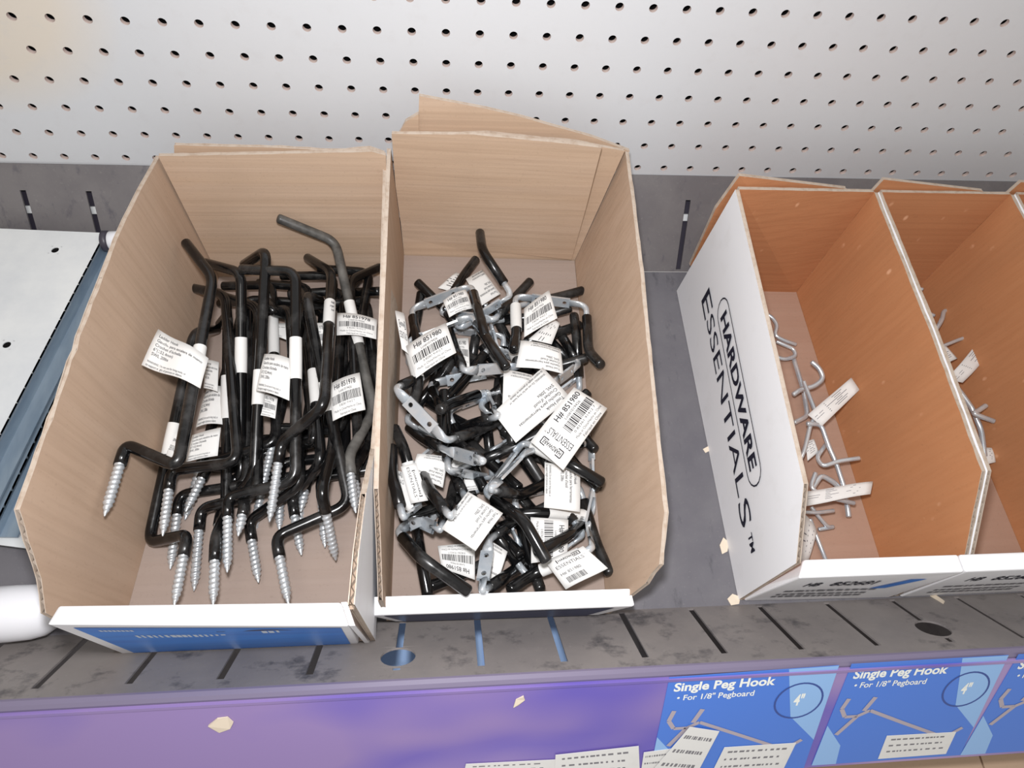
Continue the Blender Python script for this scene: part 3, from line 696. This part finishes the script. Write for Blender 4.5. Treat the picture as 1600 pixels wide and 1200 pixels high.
ltag('L10', .46, ((272, 672), (280, 674), (272, 722), (258, 716)), .3, 'logo', .05)
ltag('L11', .3, ((300, 680), (345, 668), (340, 712), (290, 722)), -.6, 'ladder', .1)
ltag('L17', .45, ((484, 592), (500, 586), (498, 622), (490, 622)), .3, None, .1)

# ------------------------------------------------------------------ tool hooks
TOOL = {
 'M1': [(45.02, -28.70, 6.28), (42.76, -27.45, 6.87), (39.19, -24.31, 4.68), (35.69, -28.90, 5.17), (38.35, -32.22, 8.20), (39.84, -35.13, 7.83)],
 'M2': [(44.55, -23.20, 1.95), (42.07, -24.02, 2.53), (39.14, -25.97, 6.34), (35.84, -29.97, 8.67), (38.76, -28.92, 4.39), (40.94, -27.59, 3.36)],
 'M3': [(38.66, -16.39, 6.75), (39.13, -13.91, 5.63), (39.41, -8.88, 4.37), (46.15, -10.19, 4.72), (45.70, -15.45, 4.94), (46.27, -17.77, 6.41)],
 'M4': [(45.09, -10.69, 3.62), (44.95, -13.41, 4.27), (45.09, -18.23, 2.19), (41.13, -21.44, 4.96), (41.56, -16.21, 4.89), (41.64, -13.53, 3.94)],
 'M5': [(30.75, -17.58, 5.14), (30.19, -14.92, 5.68), (29.50, -9.99, 3.83), (35.22, -8.08, 4.91), (35.73, -12.87, 6.98), (36.13, -15.50, 7.55)],
 'M6': [(29.84, -22.13, 6.45), (30.44, -19.43, 6.60), (29.30, -14.45, 5.17), (35.14, -12.29, 5.96), (36.60, -16.84, 8.10), (37.65, -19.26, 8.63)],
 'M7': [(32.40, -24.68, 5.83), (32.36, -21.86, 6.06), (31.19, -17.73, 3.09), (37.82, -16.74, 3.79), (38.01, -21.68, 5.52), (38.20, -24.31, 4.72)],
 'M8': [(32.87, -12.13, 4.07), (33.54, -14.79, 4.37), (34.22, -18.99, 7.50), (39.22, -17.41, 5.48), (38.81, -13.17, 2.52), (37.82, -10.63, 2.58)],
 'M9': [(32.44, -16.23, 5.06), (30.38, -18.31, 5.29), (28.66, -21.47, 9.13), (32.67, -25.67, 8.14), (35.43, -23.13, 4.48), (37.83, -21.64, 4.23)],
 'M10': [(29.42, -21.59, 2.00), (30.62, -23.25, 3.39), (32.71, -26.01, 7.03), (35.45, -28.75, 11.12), (34.09, -25.74, 6.86), (33.08, -23.99, 4.92)],
 'M11': [(30.76, -27.00, 4.72), (31.29, -29.03, 6.59), (32.95, -32.53, 10.26), (34.18, -29.57, 5.54), (33.22, -25.95, 2.20), (32.41, -23.72, 1.91)],
 'M13': [(38.35, -33.65, 3.86), (37.18, -31.71, 2.30), (32.31, -29.10, 1.61), (28.76, -31.65, 4.60), (30.79, -34.67, 7.64), (34.09, -36.89, 6.63)],
 'M14': [(28.34, -22.75, 4.35), (29.20, -24.99, 5.39), (30.44, -29.44, 3.93), (29.55, -32.14, 9.10), (28.42, -27.77, 6.82), (28.28, -25.26, 6.05)],
 'M15': [(31.16, -36.47, 4.56), (30.62, -33.73, 4.84), (30.02, -29.86, 1.62), (32.17, -32.37, 6.61), (32.97, -28.91, 2.98), (33.32, -26.78, 1.75)],
 'M16': [(40.07, -29.49, 1.59), (38.38, -30.27, 1.56), (35.93, -32.61, 4.64), (35.10, -37.05, 6.57), (37.78, -34.73, 2.61), (39.93, -33.09, 1.94)],
 'M17': [(37.44, -36.42, 4.47), (39.29, -35.17, 3.57), (43.78, -33.97, 6.00), (44.56, -30.47, 1.55), (41.72, -32.89, 5.09), (39.52, -34.05, 5.93)],
 'M18': [(40.02, -23.73, 3.34), (41.52, -24.44, 4.33), (45.53, -23.60, 2.39), (45.05, -30.00, 1.62), (40.54, -30.37, 4.01), (37.59, -30.28, 3.55)],
 'M19': [(36.16, -19.40, 2.13), (36.26, -21.92, 2.93), (36.61, -26.64, 2.22), (32.79, -27.45, 6.41), (32.66, -22.71, 4.11), (32.53, -19.61, 5.07)],
 'M20': [(32.24, -23.06, 8.43), (33.12, -21.49, 6.39), (36.29, -18.85, 3.57), (36.99, -23.31, 7.62), (34.49, -22.16, 3.51), (32.82, -22.08, 1.97)],
 'M21': [(35.79, -3.24, 2.93), (34.51, -5.52, 3.23), (32.21, -10.12, 3.28), (37.17, -12.27, 5.30), (39.26, -8.19, 2.70), (41.17, -6.04, 3.00)],
 'M23': [(36.18, -2.26, 5.85), (36.25, -4.99, 6.57), (38.96, -9.64, 5.60), (33.97, -13.04, 5.09), (32.33, -8.79, 2.67), (30.05, -6.64, 3.52)],
 'M24': [(46.39, -6.97, 2.76), (44.18, -7.66, 2.73), (39.64, -9.37, 3.47), (39.00, -14.88, 4.99), (43.31, -12.33, 3.21), (45.72, -11.06, 2.62)],
 'M25': [(43.26, -11.01, 2.56), (44.02, -12.46, 2.49), (44.92, -16.42, 4.04), (41.74, -19.89, 6.49), (40.87, -16.18, 3.13), (40.05, -14.12, 2.41)],
}
PR, WR = .46, .29
def tool_hook(key, pts, label, group='tool hooks in the middle box'):
    P = [Vector(p) for p in pts]; c = sum(P, V(0, 0, 0))/6
    root = empty('tool_hook', V(c.x, c.y, min(p.z for p in P)-PR), label, 'hook', group)
    for tip, knee, cor in ((P[0], P[1], P[2]), (P[5], P[4], P[3])):
        st = cor+(knee-cor)*.26
        path, rad = roundcap(rounded([st, knee, tip], 1.0, 6), PR, (False, True)); mb = MB(); mb.tube(path, rad, 14); mb.build('prong', M['vinyl'], root, True)
    a, b = P[2], P[3]; bar = (b-a).normalized(); pd = ((P[1]-a).normalized()+(P[4]-b).normalized())
    pd = pd-bar*pd.dot(bar); pd = pd.normalized() if pd.length > 1e-3 else bar.orthogonal().normalized()
    vw = (CAM-(a+b)/2).normalized(); vw = (vw-bar*vw.dot(bar)).normalized()
    if key in ('M1', 'M2', 'M6', 'M17', 'M18'): pd = (bar.cross(vw)+vw*.25).normalized()          # bar turned on edge
    elif key in ('M3', 'M5', 'M7', 'M9', 'M10', 'M13', 'M16'): pd = (vw+bar.cross(vw)*(.7 if key in ('M3', 'M5') else .25)).normalized()   # bar lying face up
    wd = bar.cross(pd).normalized(); L = (b-a).length; h = .24*L
    pm = MB()
    for cor, knee, sg in ((a, P[1], 1), (b, P[4], -1)):
        path = rounded([cor+(knee-cor)*.30, cor, cor+bar*sg*h], .8, 8)
        n = len(path); sq = []
        for i in range(n):
            t = max(0., (i-n*.55)/(n*.45)); t = min(1, t); sq.append((WR+(.50-WR)*t, WR+(.12-WR)*t))
        mb = MB(); mb.tube(path, WR, 12, (True, True), 0, sq, wd); mb.build('bent_rod', M['zinc'], root, True)
    # flat middle with two screw holes
    A, B = a+bar*(h-.05), b-bar*(h-.05); fl = (B-A).length; th = .11; hw = .5; nr = pd
    cell = min(1.0, fl/2-.1); mid = (A+B)/2; offs = fl/2-cell/2
    for side_ in (1, -1):
        o_ = mid+nr*th*side_
        xs = [(-fl/2+cell, fl/2-cell)]
        for x0_, x1_ in xs:
            pm.quad(*[o_+bar*x+wd*y for x, y in ((x0_, -hw), (x1_, -hw), (x1_, hw), (x0_, hw))])
        for sx in (-1, 1): disc_cell(pm, o_+bar*(sx*offs), bar, wd, cell, 2*hw, .2, th*2, nr*side_, 12, 0, 0)
    for y in (-hw, hw): pm.quad(A+wd*y+nr*th, B+wd*y+nr*th, B+wd*y-nr*th, A+wd*y-nr*th)
    pm.build('flat_plate', M['zinc'], root)
    return root, P
MLAB = {
 'M1': 'tool hook on top with a bright thin bar, under the large tilted H# 851980 tag',
 'M2': 'tool hook whose bright bar lies just below the topmost one at the centre',
 'M3': 'tool hook with a level zinc bar at the back right, sleeve on its left prong',
 'M4': 'tool hook with an upright black prong by the right wall, beside the level bar',
 'M5': 'tool hook with a two-hole zinc bar at the upper left of the pile',
 'M6': 'tool hook with a curved bright bar and the upright H# 851980 tag at the left',
 'M7': 'tool hook with a broad grey bar below the left H# 851980 tag',
 'M8': 'tool hook with two prongs rising on either side above the broad grey bar',
 'M9': 'tool hook with a pale two-hole bar slanting along the left wall',
 'M10': 'tool hook with a bluish bar below the slanting pale bar',
 'M11': 'tool hook with two short prongs pointing up left of the lower Tool Hook tag',
 'M13': 'tool hook with a pale bar at the lower left, long prong towards the lip',
 'M14': 'tool hook by the left wall with an ESSENTIALS tag around its prong',
 'M15': 'tool hook with one upright prong ending at the lower left front lip',
 'M16': 'tool hook with a greenish zinc bar standing at the bottom centre',
 'M17': 'tool hook lowest at the right with an ESSENTIALS tag curling off its prong',
 'M18': 'tool hook with a bright bar along the right wall, white sleeve on its prong',
 'M19': 'tool hook with an upright shiny prong in the middle of the pile',
 'M20': 'tool hook with a level shiny prong under the broad grey bar',
 'M21': 'tool hook with a short prong pointing up behind the upper Tool Hook tag',
 'M23': 'tool hook with the highest prong, leaning on the back flap',
 'M24': 'tool hook with a prong tip behind the level zinc bar at the right',
 'M25': 'tool hook buried at the right beneath the folded tags',
}
troot = {}
for key, pts in TOOL.items(): troot[key] = tool_hook(key, pts, MLAB[key])
rg = random.Random(12)
spots = [(31.5, -13), (36, -12), (41, -13.5), (44, -16), (33, -17), (38, -17.5), (43, -21), (31.5, -21), (36.5, -22), (40.5, -25), (32.5, -26), (37, -28), (43.5, -28.5), (34.5, -31), (40, -31.5), (43, -32.5), (35, -14.5), (39.5, -20.5)]
for k, (cx, cy) in enumerate(spots):
    m_ = Matrix.Rotation(rg.uniform(0, 6.28), 3, 'Z') @ Matrix.Rotation(rg.uniform(-.1, .1), 3, 'X') @ Matrix.Rotation(rg.uniform(-.1, .1), 3, 'Y')
    q = [V(-2.95, -5.2, .9), V(-2.95, -2.6, 0), V(-2.95, 2.6, 0), V(2.95, 2.6, 0), V(2.95, -2.6, 0), V(2.95, -5.2, .9)]
    P = [m_ @ p for p in q]; lo = min(p.z for p in P); fz = 1.1+.35+PR+.5*(k % 3)
    P = [p+V(cx, cy, fz-lo) for p in P]
    for ax_, (l_, h_) in ((0, (29.1, 45.6)), (1, (-36.2, -3.5))):
        d_ = max(0, l_-min(p[ax_] for p in P)) - max(0, max(p[ax_] for p in P)-h_)
        for p in P: p[ax_] += d_
    tool_hook('F', P, 'tool hook buried beneath the others in the middle box', 'buried tool hooks')
for key, seg, t0, t1, kind in (('M6', 1, .05, .75, None), ('M3', 1, .08, .72, None), ('M1', 1, .12, .8, None), ('M18', 3, .16, .95, 'sleeve'), ('M17', 1, .15, .8, None), ('M14', 1, .25, .7, None), ('M8', 3, .25, .6, None)):
    root, P = troot[key]; sleeve(root, P[seg], P[seg+1], t0, t1, PR+.06, kind)
def mtag(key, quad, z, kind, bend=.12, sag=0.):
    z = z if isinstance(z, tuple) else (z,)*4
    sheet('paper_tag', [atz(*q_, e) for q_, e in zip(quad, z)], troot[key][0], kind, bend, sag)
mtag('M1', ((829, 690), (897, 605), (949, 638), (880, 735)), (7.4, 8.0, 7.8, 7.4), 'code_logo', .2)
mtag('M2', ((892, 622), (806, 692), (771, 645), (848, 574)), (7.2, 6.9, 7.2, 7.5), 'tool', .25)
mtag('M25', ((880, 584), (806, 574), (814, 532), (876, 546)), (6.2, 6.4, 6.6, 6.4), 'tool', .35)
mtag('M8', ((832, 640), (785, 634), (787, 577), (832, 586)), (6.4, 6.6, 6.8, 6.6), 'tool', .1)
mtag('M6', ((634, 541), (697, 504), (713, 551), (650, 591)), (7.0, 7.3, 7.4, 7.2), 'code980', .2)
mtag('M3', ((819, 482), (858, 453), (871, 497), (819, 527)), (5.9, 6.4, 6.4, 5.9), 'code980', .1)
mtag('M4', ((826, 530), (864, 498), (875, 505), (862, 538)), (5.2, 5.2, 5.0, 5.0), 'small', .1)
mtag('M23', ((782, 459), (752, 478), (728, 436), (754, 421)), (3.6, 3.8, 3.8, 3.6), 'tool', .05)
mtag('M21', ((712, 425), (732, 434), (706, 456), (684, 450)), 2.6, 'small', .05)
mtag('M5', ((692, 470), (728, 452), (738, 482), (702, 496)), (6.4, 6.4, 6.2, 6.2), 'code980', .35)
mtag('M14', ((650, 723), (669, 782), (642, 787), (626, 729)), (6.2, 5.6, 5.6, 6.2), 'logo', .2)
mtag('M15', ((608, 732), (630, 738), (649, 800), (618, 795)), (4.6, 4.8, 4.6, 4.4), 'logo_code', .1)
mtag('M10', ((692, 762), (642, 742), (652, 709), (700, 714)), (5.0, 5.2, 5.4, 5.2), 'tool', .15)
mtag('M13', ((786, 802), (743, 861), (690, 826), (731, 768)), (8.6, 8.4, 8.6, 8.8), 'tool', .35)
mtag('M16', ((742, 906), (690, 888), (684, 853), (742, 849)), (3.6, 3.4, 3.4, 3.6), 'code980', .1)
mtag('M11', ((750, 905), (776, 915), (793, 862), (768, 846)), (3.4, 3.4, 3.6, 3.6), 'tool', .1)
mtag('M18', ((906, 733), (906, 800), (850, 793), (851, 722)), (5.2, 4.8, 5.0, 5.4), 'tool', .15)
mtag('M17', ((888, 812), (886, 872), (830, 880), (829, 808)), (4.4, 4.2, 4.2, 4.4), 'code980', .1)
mtag('M24', ((855, 882), (911, 853), (950, 888), (884, 921)), (6.0, 6.2, 6.6, 5.6), 'logo_code', .3, .5)
mtag('M19', ((722, 730), (750, 726), (756, 764), (728, 768)), 3.0, 'tool', .05)
mtag('M7', ((697, 716), (722, 712), (736, 724), (704, 734)), 3.4, 'small', .05)
mtag('M9', ((617, 485), (632, 490), (641, 556), (628, 545)), (7.4, 7.0, 6.6, 7.0), 'logo', .05)
mtag('M20', ((705, 530), (732, 528), (734, 576), (716, 566)), 4.2, 'code980', .05)

# ------------------------------------------------------------------ small zinc wire hooks in the orange boxes
def wire_hook(label, group, runs, rad=.2, tags=(), bend=.5):
    """runs = lists of (px, py, z) along one bent wire"""
    pts = [atz(x, y, z) for x, y, z in runs]
    c = sum(pts, V(0, 0, 0))/len(pts); root = empty('wire_hook', V(c.x, c.y, min(p.z for p in pts)-rad), label, 'hook', group)
    path, rd = roundcap(rounded(pts, bend, 5), rad, (True, True)); mb = MB(); mb.tube(path, rd, 10); mb.build('wire', M['zinc'], root, True)
    for quad, z, kind, bd, sg in tags: sheet('paper_tag', [atz(*q_, e) for q_, e in zip(quad, z if isinstance(z, tuple) else (z,)*4)], root, kind, bd, sg, ink='ink_grey')
    return root
G1, G2 = 'wire hooks in the lettered box', 'wire hooks in the box beside the right edge'
wire_hook('zinc wire hook farthest back in the lettered box, bent like an S', G1, [(1190, 488, 1.5), (1205, 494, 1.5), (1215, 508, 1.4), (1210, 524, 1.2), (1225, 532, 1.1), (1243, 538, 1.0)])
wire_hook('zinc wire hook closed in a small loop just in front of the S-shaped one', G1, [(1214, 534, 1.6), (1240, 545, 1.5), (1244, 556, 1.4), (1228, 562, 1.3), (1212, 558, 1.3), (1206, 540, 1.4)])
wire_hook('straight zinc wire hook running forward from the loop', G1, [(1240, 560, .9), (1256, 612, .9), (1262, 650, .9), (1242, 660, .9)], .24)
wire_hook('zinc wire hook with its curl turned up towards the right wall', G1, [(1269, 566, 3.3), (1281, 576, 3.2), (1287, 592, 2.9), (1272, 604, 2.6), (1252, 608, 2.4), (1240, 616, 2.2)], .24)
wire_hook('bright zinc hook with a long white tag sticking up to the right', G1, [(1256, 597, 3.4), (1276, 648, 3.2), (1266, 664, 3.0), (1258, 700, 2.6), (1252, 715, 2.3)], .2, [(((1262, 648), (1330, 590), (1343, 609), (1284, 666)), (3.4, 4.4, 4.4, 3.4), 'small', .1, .3)])
wire_hook('zinc hook forming the right leg of the squared frame', G1, [(1262, 662, 3.3), (1283, 663, 3.2), (1296, 700, 2.8), (1306, 722, 2.5), (1322, 770, 2.2)], .22)
wire_hook('zinc hook with a level pin pointing to the right wall', G1, [(1342, 716, 3.4), (1312, 720, 3.0), (1285, 729, 2.6), (1276, 715, 2.4), (1290, 695, 2.3)], .2, [(((1258, 690), (1272, 686), (1279, 706), (1262, 720)), 2.2, 'small', .05, 0)])
wire_hook('zinc hook ending in two blunt tips beside the lower long tag', G1, [(1270, 762, 2.0), (1283, 742, 2.2), (1305, 755, 2.0), (1322, 776, 1.6), (1326, 806, 1.4)], .24)
wire_hook('zinc hook carrying the lower long white tag across the box', G1, [(1274, 740, 3.0), (1266, 762, 2.9), (1288, 776, 2.8), (1334, 786, 2.6)], .2, [(((1259, 768), (1364, 752), (1360, 772), (1258, 791)), (3.2, 4.0, 4.0, 3.2), 'small', .1, -.2)])
wire_hook('short zinc hook just in front of the lower long tag', G1, [(1256, 800, 2.4), (1278, 801, 2.3), (1302, 798, 2.1)], .17)
wire_hook('zinc hook with a flat foot near the front of the lettered box', G1, [(1268, 793, 1.8), (1283, 812, 1.5), (1294, 824, 1.2), (1304, 823, 1.1), (1280, 827, 1.0)], .18)
wire_hook('zinc screw hook nearest the front lip with a folded tag beside it', G1, [(1266, 812, 1.5), (1275, 836, 1.2), (1293, 882, .8)], .19, [(((1258, 803), (1277, 830), (1264, 876), (1250, 880)), (2.2, 1.8, 1.2, 1.4), 'small', .15, 0)])
wire_hook('zinc wire tip farthest back in the right box', G2, [(1418, 447, 2.0), (1432, 450, 2.2), (1441, 452, 2.3)], .2)
wire_hook('dull zinc hook with an open curl in the right box', G2, [(1463, 514, 2.8), (1472, 500, 3.0), (1475, 484, 3.0), (1490, 488, 2.8), (1494, 492, 2.6)], .22)
wire_hook('stubby zinc hook end beside the rim, behind the curl', G2, [(1440, 486, 2.2), (1452, 490, 2.3), (1459, 493, 2.3)], .2)
wire_hook('zinc hook with a pointed pin and a small tag below it', G2, [(1450, 552, 2.5), (1475, 540, 3.0), (1500, 530, 3.4), (1526, 522, 3.8)], .18, [(((1462, 548), (1478, 540), (1496, 560), (1474, 570)), 3.2, 'small', .05, 0)])
wire_hook('long bent zinc hook with a tag curving up beside the pointed pin', G2, [(1482, 590, 3.0), (1500, 612, 2.8), (1520, 640, 2.4), (1533, 672, 2.0), (1538, 712, 1.6)], .26, [(((1478, 592), (1538, 525), (1557, 541), (1504, 598)), (3.2, 4.4, 4.4, 3.2), 'small', .15, .4)])
wire_hook('zinc hook with two bright blunt ends near the front of the right box', G2, [(1540, 634, 3.4), (1528, 642, 3.2), (1520, 646, 3.2), (1552, 658, 3.2)], .24, [(((1530, 700), (1552, 700), (1556, 722), (1534, 728)), 1.6, 'small', .1, 0)])

# ------------------------------------------------------------------ galvanised brackets and other things at the left edge
def bracket(label, z, A, B, C_, D_, h, mat, holes=(), roller=False):
    """folded channel: top plate A B C D (back left, back right, front right, front left) with a turned-down right edge and foot"""
    c = (A+B+C_+D_)/4; root = empty('metal_bracket', V(c.x, c.y, z-h), label, 'bracket', 'galvanised brackets stacked at the left')
    t = V(0, 0, -.18); mb = MB()
    n = V(0, 0, 1); ex = (B-A).normalized(); ey = (A-D_); ey = (ey-ex*ey.dot(ex)).normalized()
    if not holes: mb.hexa([A+t, D_+t, C_+t, B+t, A, D_, C_, B])
    else:
        mb.hexa([A+t, D_+t, C_+t, B+t, A+t*.5, D_+t*.5, C_+t*.5, B+t*.5])
        # top skin as strips with round openings
        def S(u, v): return (A*(1-u)+B*u)*(1-v)+(D_*(1-u)+C_*u)*v
        W_ = (B-A).length; H_ = (C_-B).length; us = sorted(holes, key=lambda q_: q_[1]); v0 = 0
        for hu, hv, hr in us:
            va, vb = hv-1.4*hr/H_, hv+1.4*hr/H_; ua, ub = hu-1.4*hr/W_, hu+1.4*hr/W_
            mb.quad(S(0, v0), S(0, va), S(1, va), S(1, v0)); mb.quad(S(0, va), S(0, vb), S(ua, vb), S(ua, va)); mb.quad(S(ub, va), S(ub, vb), S(1, vb), S(1, va))
            N_ = 20; ring = []; sq = []
            for k in range(N_):
                a = 2*math.pi*k/N_; cx, cy = math.cos(a), math.sin(a); q_ = 1.4/max(abs(cx), abs(cy))
                ring.append(S(hu+cx*hr/W_, hv+cy*hr/H_)); sq.append(S(hu+cx*q_*hr/W_, hv+cy*q_*hr/H_))
            mb.add(ring+sq+[p+t*.48 for p in ring], [(k, (k+1) % N_, N_+(k+1) % N_, N_+k) for k in range(N_)]+[(k, 2*N_+k, 2*N_+(k+1) % N_, (k+1) % N_) for k in range(N_)])
            mb.add([p+t*.45 for p in ring], [tuple(range(N_))], 1); v0 = vb
        mb.quad(S(0, v0), S(0, 1), S(1, 1), S(1, v0))
    mb.build('top_plate', [M[mat], M['void']], root)
    dn = V(0, 0, -h); s = (B-A).normalized()*.18
    mb = MB(); mb.hexa([C_+dn, B+dn, B+dn-s, C_+dn-s, C_, B, B-s, C_-s]); mb.build('web', M['blued'], root)
    e = (B-A).normalized()*1.3
    mb = MB(); mb.hexa([C_+dn, C_+dn+e, B+dn+e, B+dn, C_+dn-t, C_+dn+e-t, B+dn+e-t, B+dn-t]); mb.build('foot', M['blued'], root)
    if roller:
        p = atz(161, 377, z-.3); ax = V(1, .05, .0).normalized()
        mb = MB(); mb.tube([p, p+ax*.08, p+ax*.55, p+ax*.63], [.85, 1.0, 1.0, .85], 24); mb.build('ring', M['dark_plastic'], root, True)
        mb = MB(); mb.tube([p+ax*.6, p+ax*.7, p+ax*2.2, p+ax*2.5], [.8, .93, .93, .7], 24); mb.build('roller', M['plastic'], root, True)
    return root
A, B, C_, D_ = atz(-120, 352, 4.4), atz(166, 364, 4.4), atz(-60, 800, 4.4), atz(-420, 760, 4.4)
bracket('galvanised bracket on top of the stack, pale plate with a round hole', 4.4, A, B, C_, D_, 1.5, 'galv', ((.775, .085, .33), (.80, .47, .33)), True)
sh = V(1.2, -1.2, -1.7)
bracket('bluish galvanised bracket in the middle of the stack', 2.7, A+sh, B+sh, C_+sh+V(.4, 0, 0), D_+sh, 1.1, 'blued')
sh = V(2.6, -1.6, -3.0)
bracket('lowest galvanised bracket of the stack, resting on the shelf', 1.4, A+sh, B+sh+V(.6, 0, 0), C_+sh+V(1.2, -.5, 0), D_+sh, 1.35, 'galv')
# white plastic cup lying at the lower left
cup = empty('plastic_cup', (2, -37.5, .6), 'white rounded plastic cup lying at the lower left, dark inside', 'cup')
c0 = atz(-28, 962, 2.7); ax = V(1, .05, -.06).normalized()
prof = [(0, 1.85), (.15, 2.0), (2.2, 2.0), (3.4, 1.95), (4.3, 1.75), (4.9, 1.35), (5.2, .8), (5.3, .02)]
mb = MB(); mb.tube([c0+ax*a for a, _ in prof], [b for _, b in prof], 28, (False, True)); mb.build('shell', M['plastic'], cup, True)
mb = MB(); mb.tube([c0+ax*.05, c0+ax*3.0], [1.8, 1.6], 28, (False, True)); mb.build('inside', M['dark_plastic'], cup, True)

# ------------------------------------------------------------------ cards and stickers on the strip
def on_strip(px, py, h=.05): return atp(px, py, SO+SN*h, SN)
def strip_uv(px, py):
    p = on_strip(px, py); return p.x, (p-V(p.x, SO.y, SO.z)).dot(SD)
def card(label, TL, TR, BR, BL):
    c = [on_strip(*q_) for q_ in (TL, TR, BR, BL)]; cen = (c[0]+c[1]+c[2]+c[3])/4
    root = empty('product_card', cen, label, 'card', 'peg hook cards on the shelf strip')
    S, n_ = patch(c, 0, 0)
    def lay(name, q, mat, h): return printed(q, lambda u, v: S(u, v)+n_*h, root, mat, name)
    mb = MB(); mb.hexa([c[3]-n_*.04, c[2]-n_*.04, c[1]-n_*.04, c[0]-n_*.04, c[3], c[2], c[1], c[0]]); body = mb.build('card_body', M['card_blue'], root)
    q = Flat(); q.poly([(.70, 1), (1, 1), (1, .30), (.80, .55)]); lay('pale_corner', q, 'card_sky', .01); q = Flat(); q.poly([(0, .42), (.14, .2), (.16, 0), (0, 0)]); lay('pale_corner', q, 'card_sky', .01)
    q = Flat(); q.text('Single Peg Hook', .04, .87, .075, None, 1, .03, squeeze=.60); q.text('• For 1/8" Pegboard', .07, .78, .05, None, 1, .015, squeeze=.46); q.text('4"', .79, .66, .10, None, 1, .03, squeeze=.06); lay('lettering', q, 'card_white', .02)
    q = Flat(); q.ring(.82, .70, .15, .17, .012, 32); lay('ring', q, 'card_navy', .02)
    q = Flat(); q.line([(.07, .68), (.05, .58), (.09, .50), (.17, .50), (.24, .55), (.50, .40), (.80, .23), (.86, .25), (.92, .31)], .028); q.line([(.24, .68), (.20, .55)], .03); q.line([(.17, .50), (.08, .32)], .03); lay('picture', q, 'card_tan', .025)
    return root
card('blue Single Peg Hook card, leftmost on the strip, half covered by a slanted sticker', (1046, 1059), (1311, 1040), (1256, 1200), (1014, 1212))
card('blue Single Peg Hook card in the middle, with an upright price sticker', (1331, 1038), (1576, 1024), (1500, 1180), (1268, 1196))
card('blue peg hook card cut off by the right edge of the picture', (1592, 1023), (1830, 1008), (1740, 1164), (1500, 1180))
def sticker(label, quad, h=.12, rows=3, slant=False):
    c = [on_strip(*q_, h) for q_ in quad]; cen = sum(c, V(0, 0, 0))/4; S, n_ = patch(c, 0, 0)
    root = empty('price_sticker', cen, label, 'sticker', 'price stickers on the shelf strip')
    mb = MB(); mb.hexa([c[3]-n_*.03, c[2]-n_*.03, c[1]-n_*.03, c[0]-n_*.03, c[3], c[2], c[1], c[0]]); b_ = mb.build('paper', M['paper'], root)
    q = Flat(); rg = random.Random(len(label))
    for k in range(rows):
        x = .08
        while x < .85:
            w_ = rg.uniform(.02, .07); q.rect(x, .80-.26*k, x+w_, .86-.26*k); x += w_+rg.uniform(.012, .05)
    printed(q, lambda u, v: S(u, v)+n_*.012, b_, 'ink_grey', 'fine_print')
sticker('white price sticker at the bottom centre, left of the other one', ((728, 1194), (872, 1187), (868, 1214), (722, 1220)), .10)
sticker('white price sticker at the bottom centre, taller and right of the low one', ((868, 1180), (998, 1166), (1000, 1212), (866, 1220)), .14)
sticker('slanted white price sticker over the leftmost card', ((1078, 1136), (1124, 1143), (1082, 1222), (1008, 1218)), .22, 4)
sticker('white price sticker at the bottom of the leftmost card', ((1132, 1168), (1244, 1161), (1222, 1206), (1110, 1212)), .12)
sticker('short white price sticker left of the slanted one', ((1006, 1176), (1050, 1170), (1040, 1214), (1000, 1216)), .10)
sticker('white price sticker at the bottom of the middle card', ((1386, 1150), (1494, 1144), (1478, 1178), (1372, 1186)), .10)
# torn bits of paper
def scrap(label, pts, zf, cat='scrap'):
    P = [zf(*q_) for q_ in pts]; n = len(P); nn = (P[1]-P[0]).cross(P[2]-P[0]).normalized()
    if nn.z < 0: P.reverse(); nn = -nn
    mb = MB(); lo = [p+nn*.01 for p in P]; hi = [p+nn*(.06+.05*(i % 3)) for i, p in enumerate(P)]
    mb.add(lo+hi, [tuple(reversed(range(n))), tuple(range(n, 2*n))]+[(k, (k+1) % n, n+(k+1) % n, n+k) for k in range(n)])
    tag(mb.build('paper_scrap', M['scrap']), label, cat, 'torn paper bits')
st = lambda x, y: on_strip(x, y, .01); dk = lambda x, y: atz(x, y, 0)
scrap('torn white paper bit stuck on the purple strip at the left', [(326, 1132), (340, 1121), (356, 1119), (365, 1127), (360, 1137), (343, 1144)], st)
scrap('small torn paper bit on the purple strip near the centre', [(802, 1104), (806, 1092), (818, 1086), (820, 1092), (810, 1101)], st)
scrap('torn paper bit on the deck beside the lettering end', [(1124, 852), (1130, 840), (1138, 848), (1136, 862), (1128, 866)], dk)
scrap('smaller crumb of paper beside the corner of the lettered box', [(1136, 936), (1144, 928), (1156, 933), (1154, 944), (1142, 946)], dk)
scrap('tiny paper crumb on the deck beside the lettering middle', [(1098, 702), (1106, 698), (1110, 704), (1102, 708)], dk)
scrap('thin curled paper strip on the sloping front below the right boxes', [(1440, 924), (1446, 921), (1476, 941), (1474, 944)], lambda x, y: atp(x, y, V(0, BY, 0), NRM))
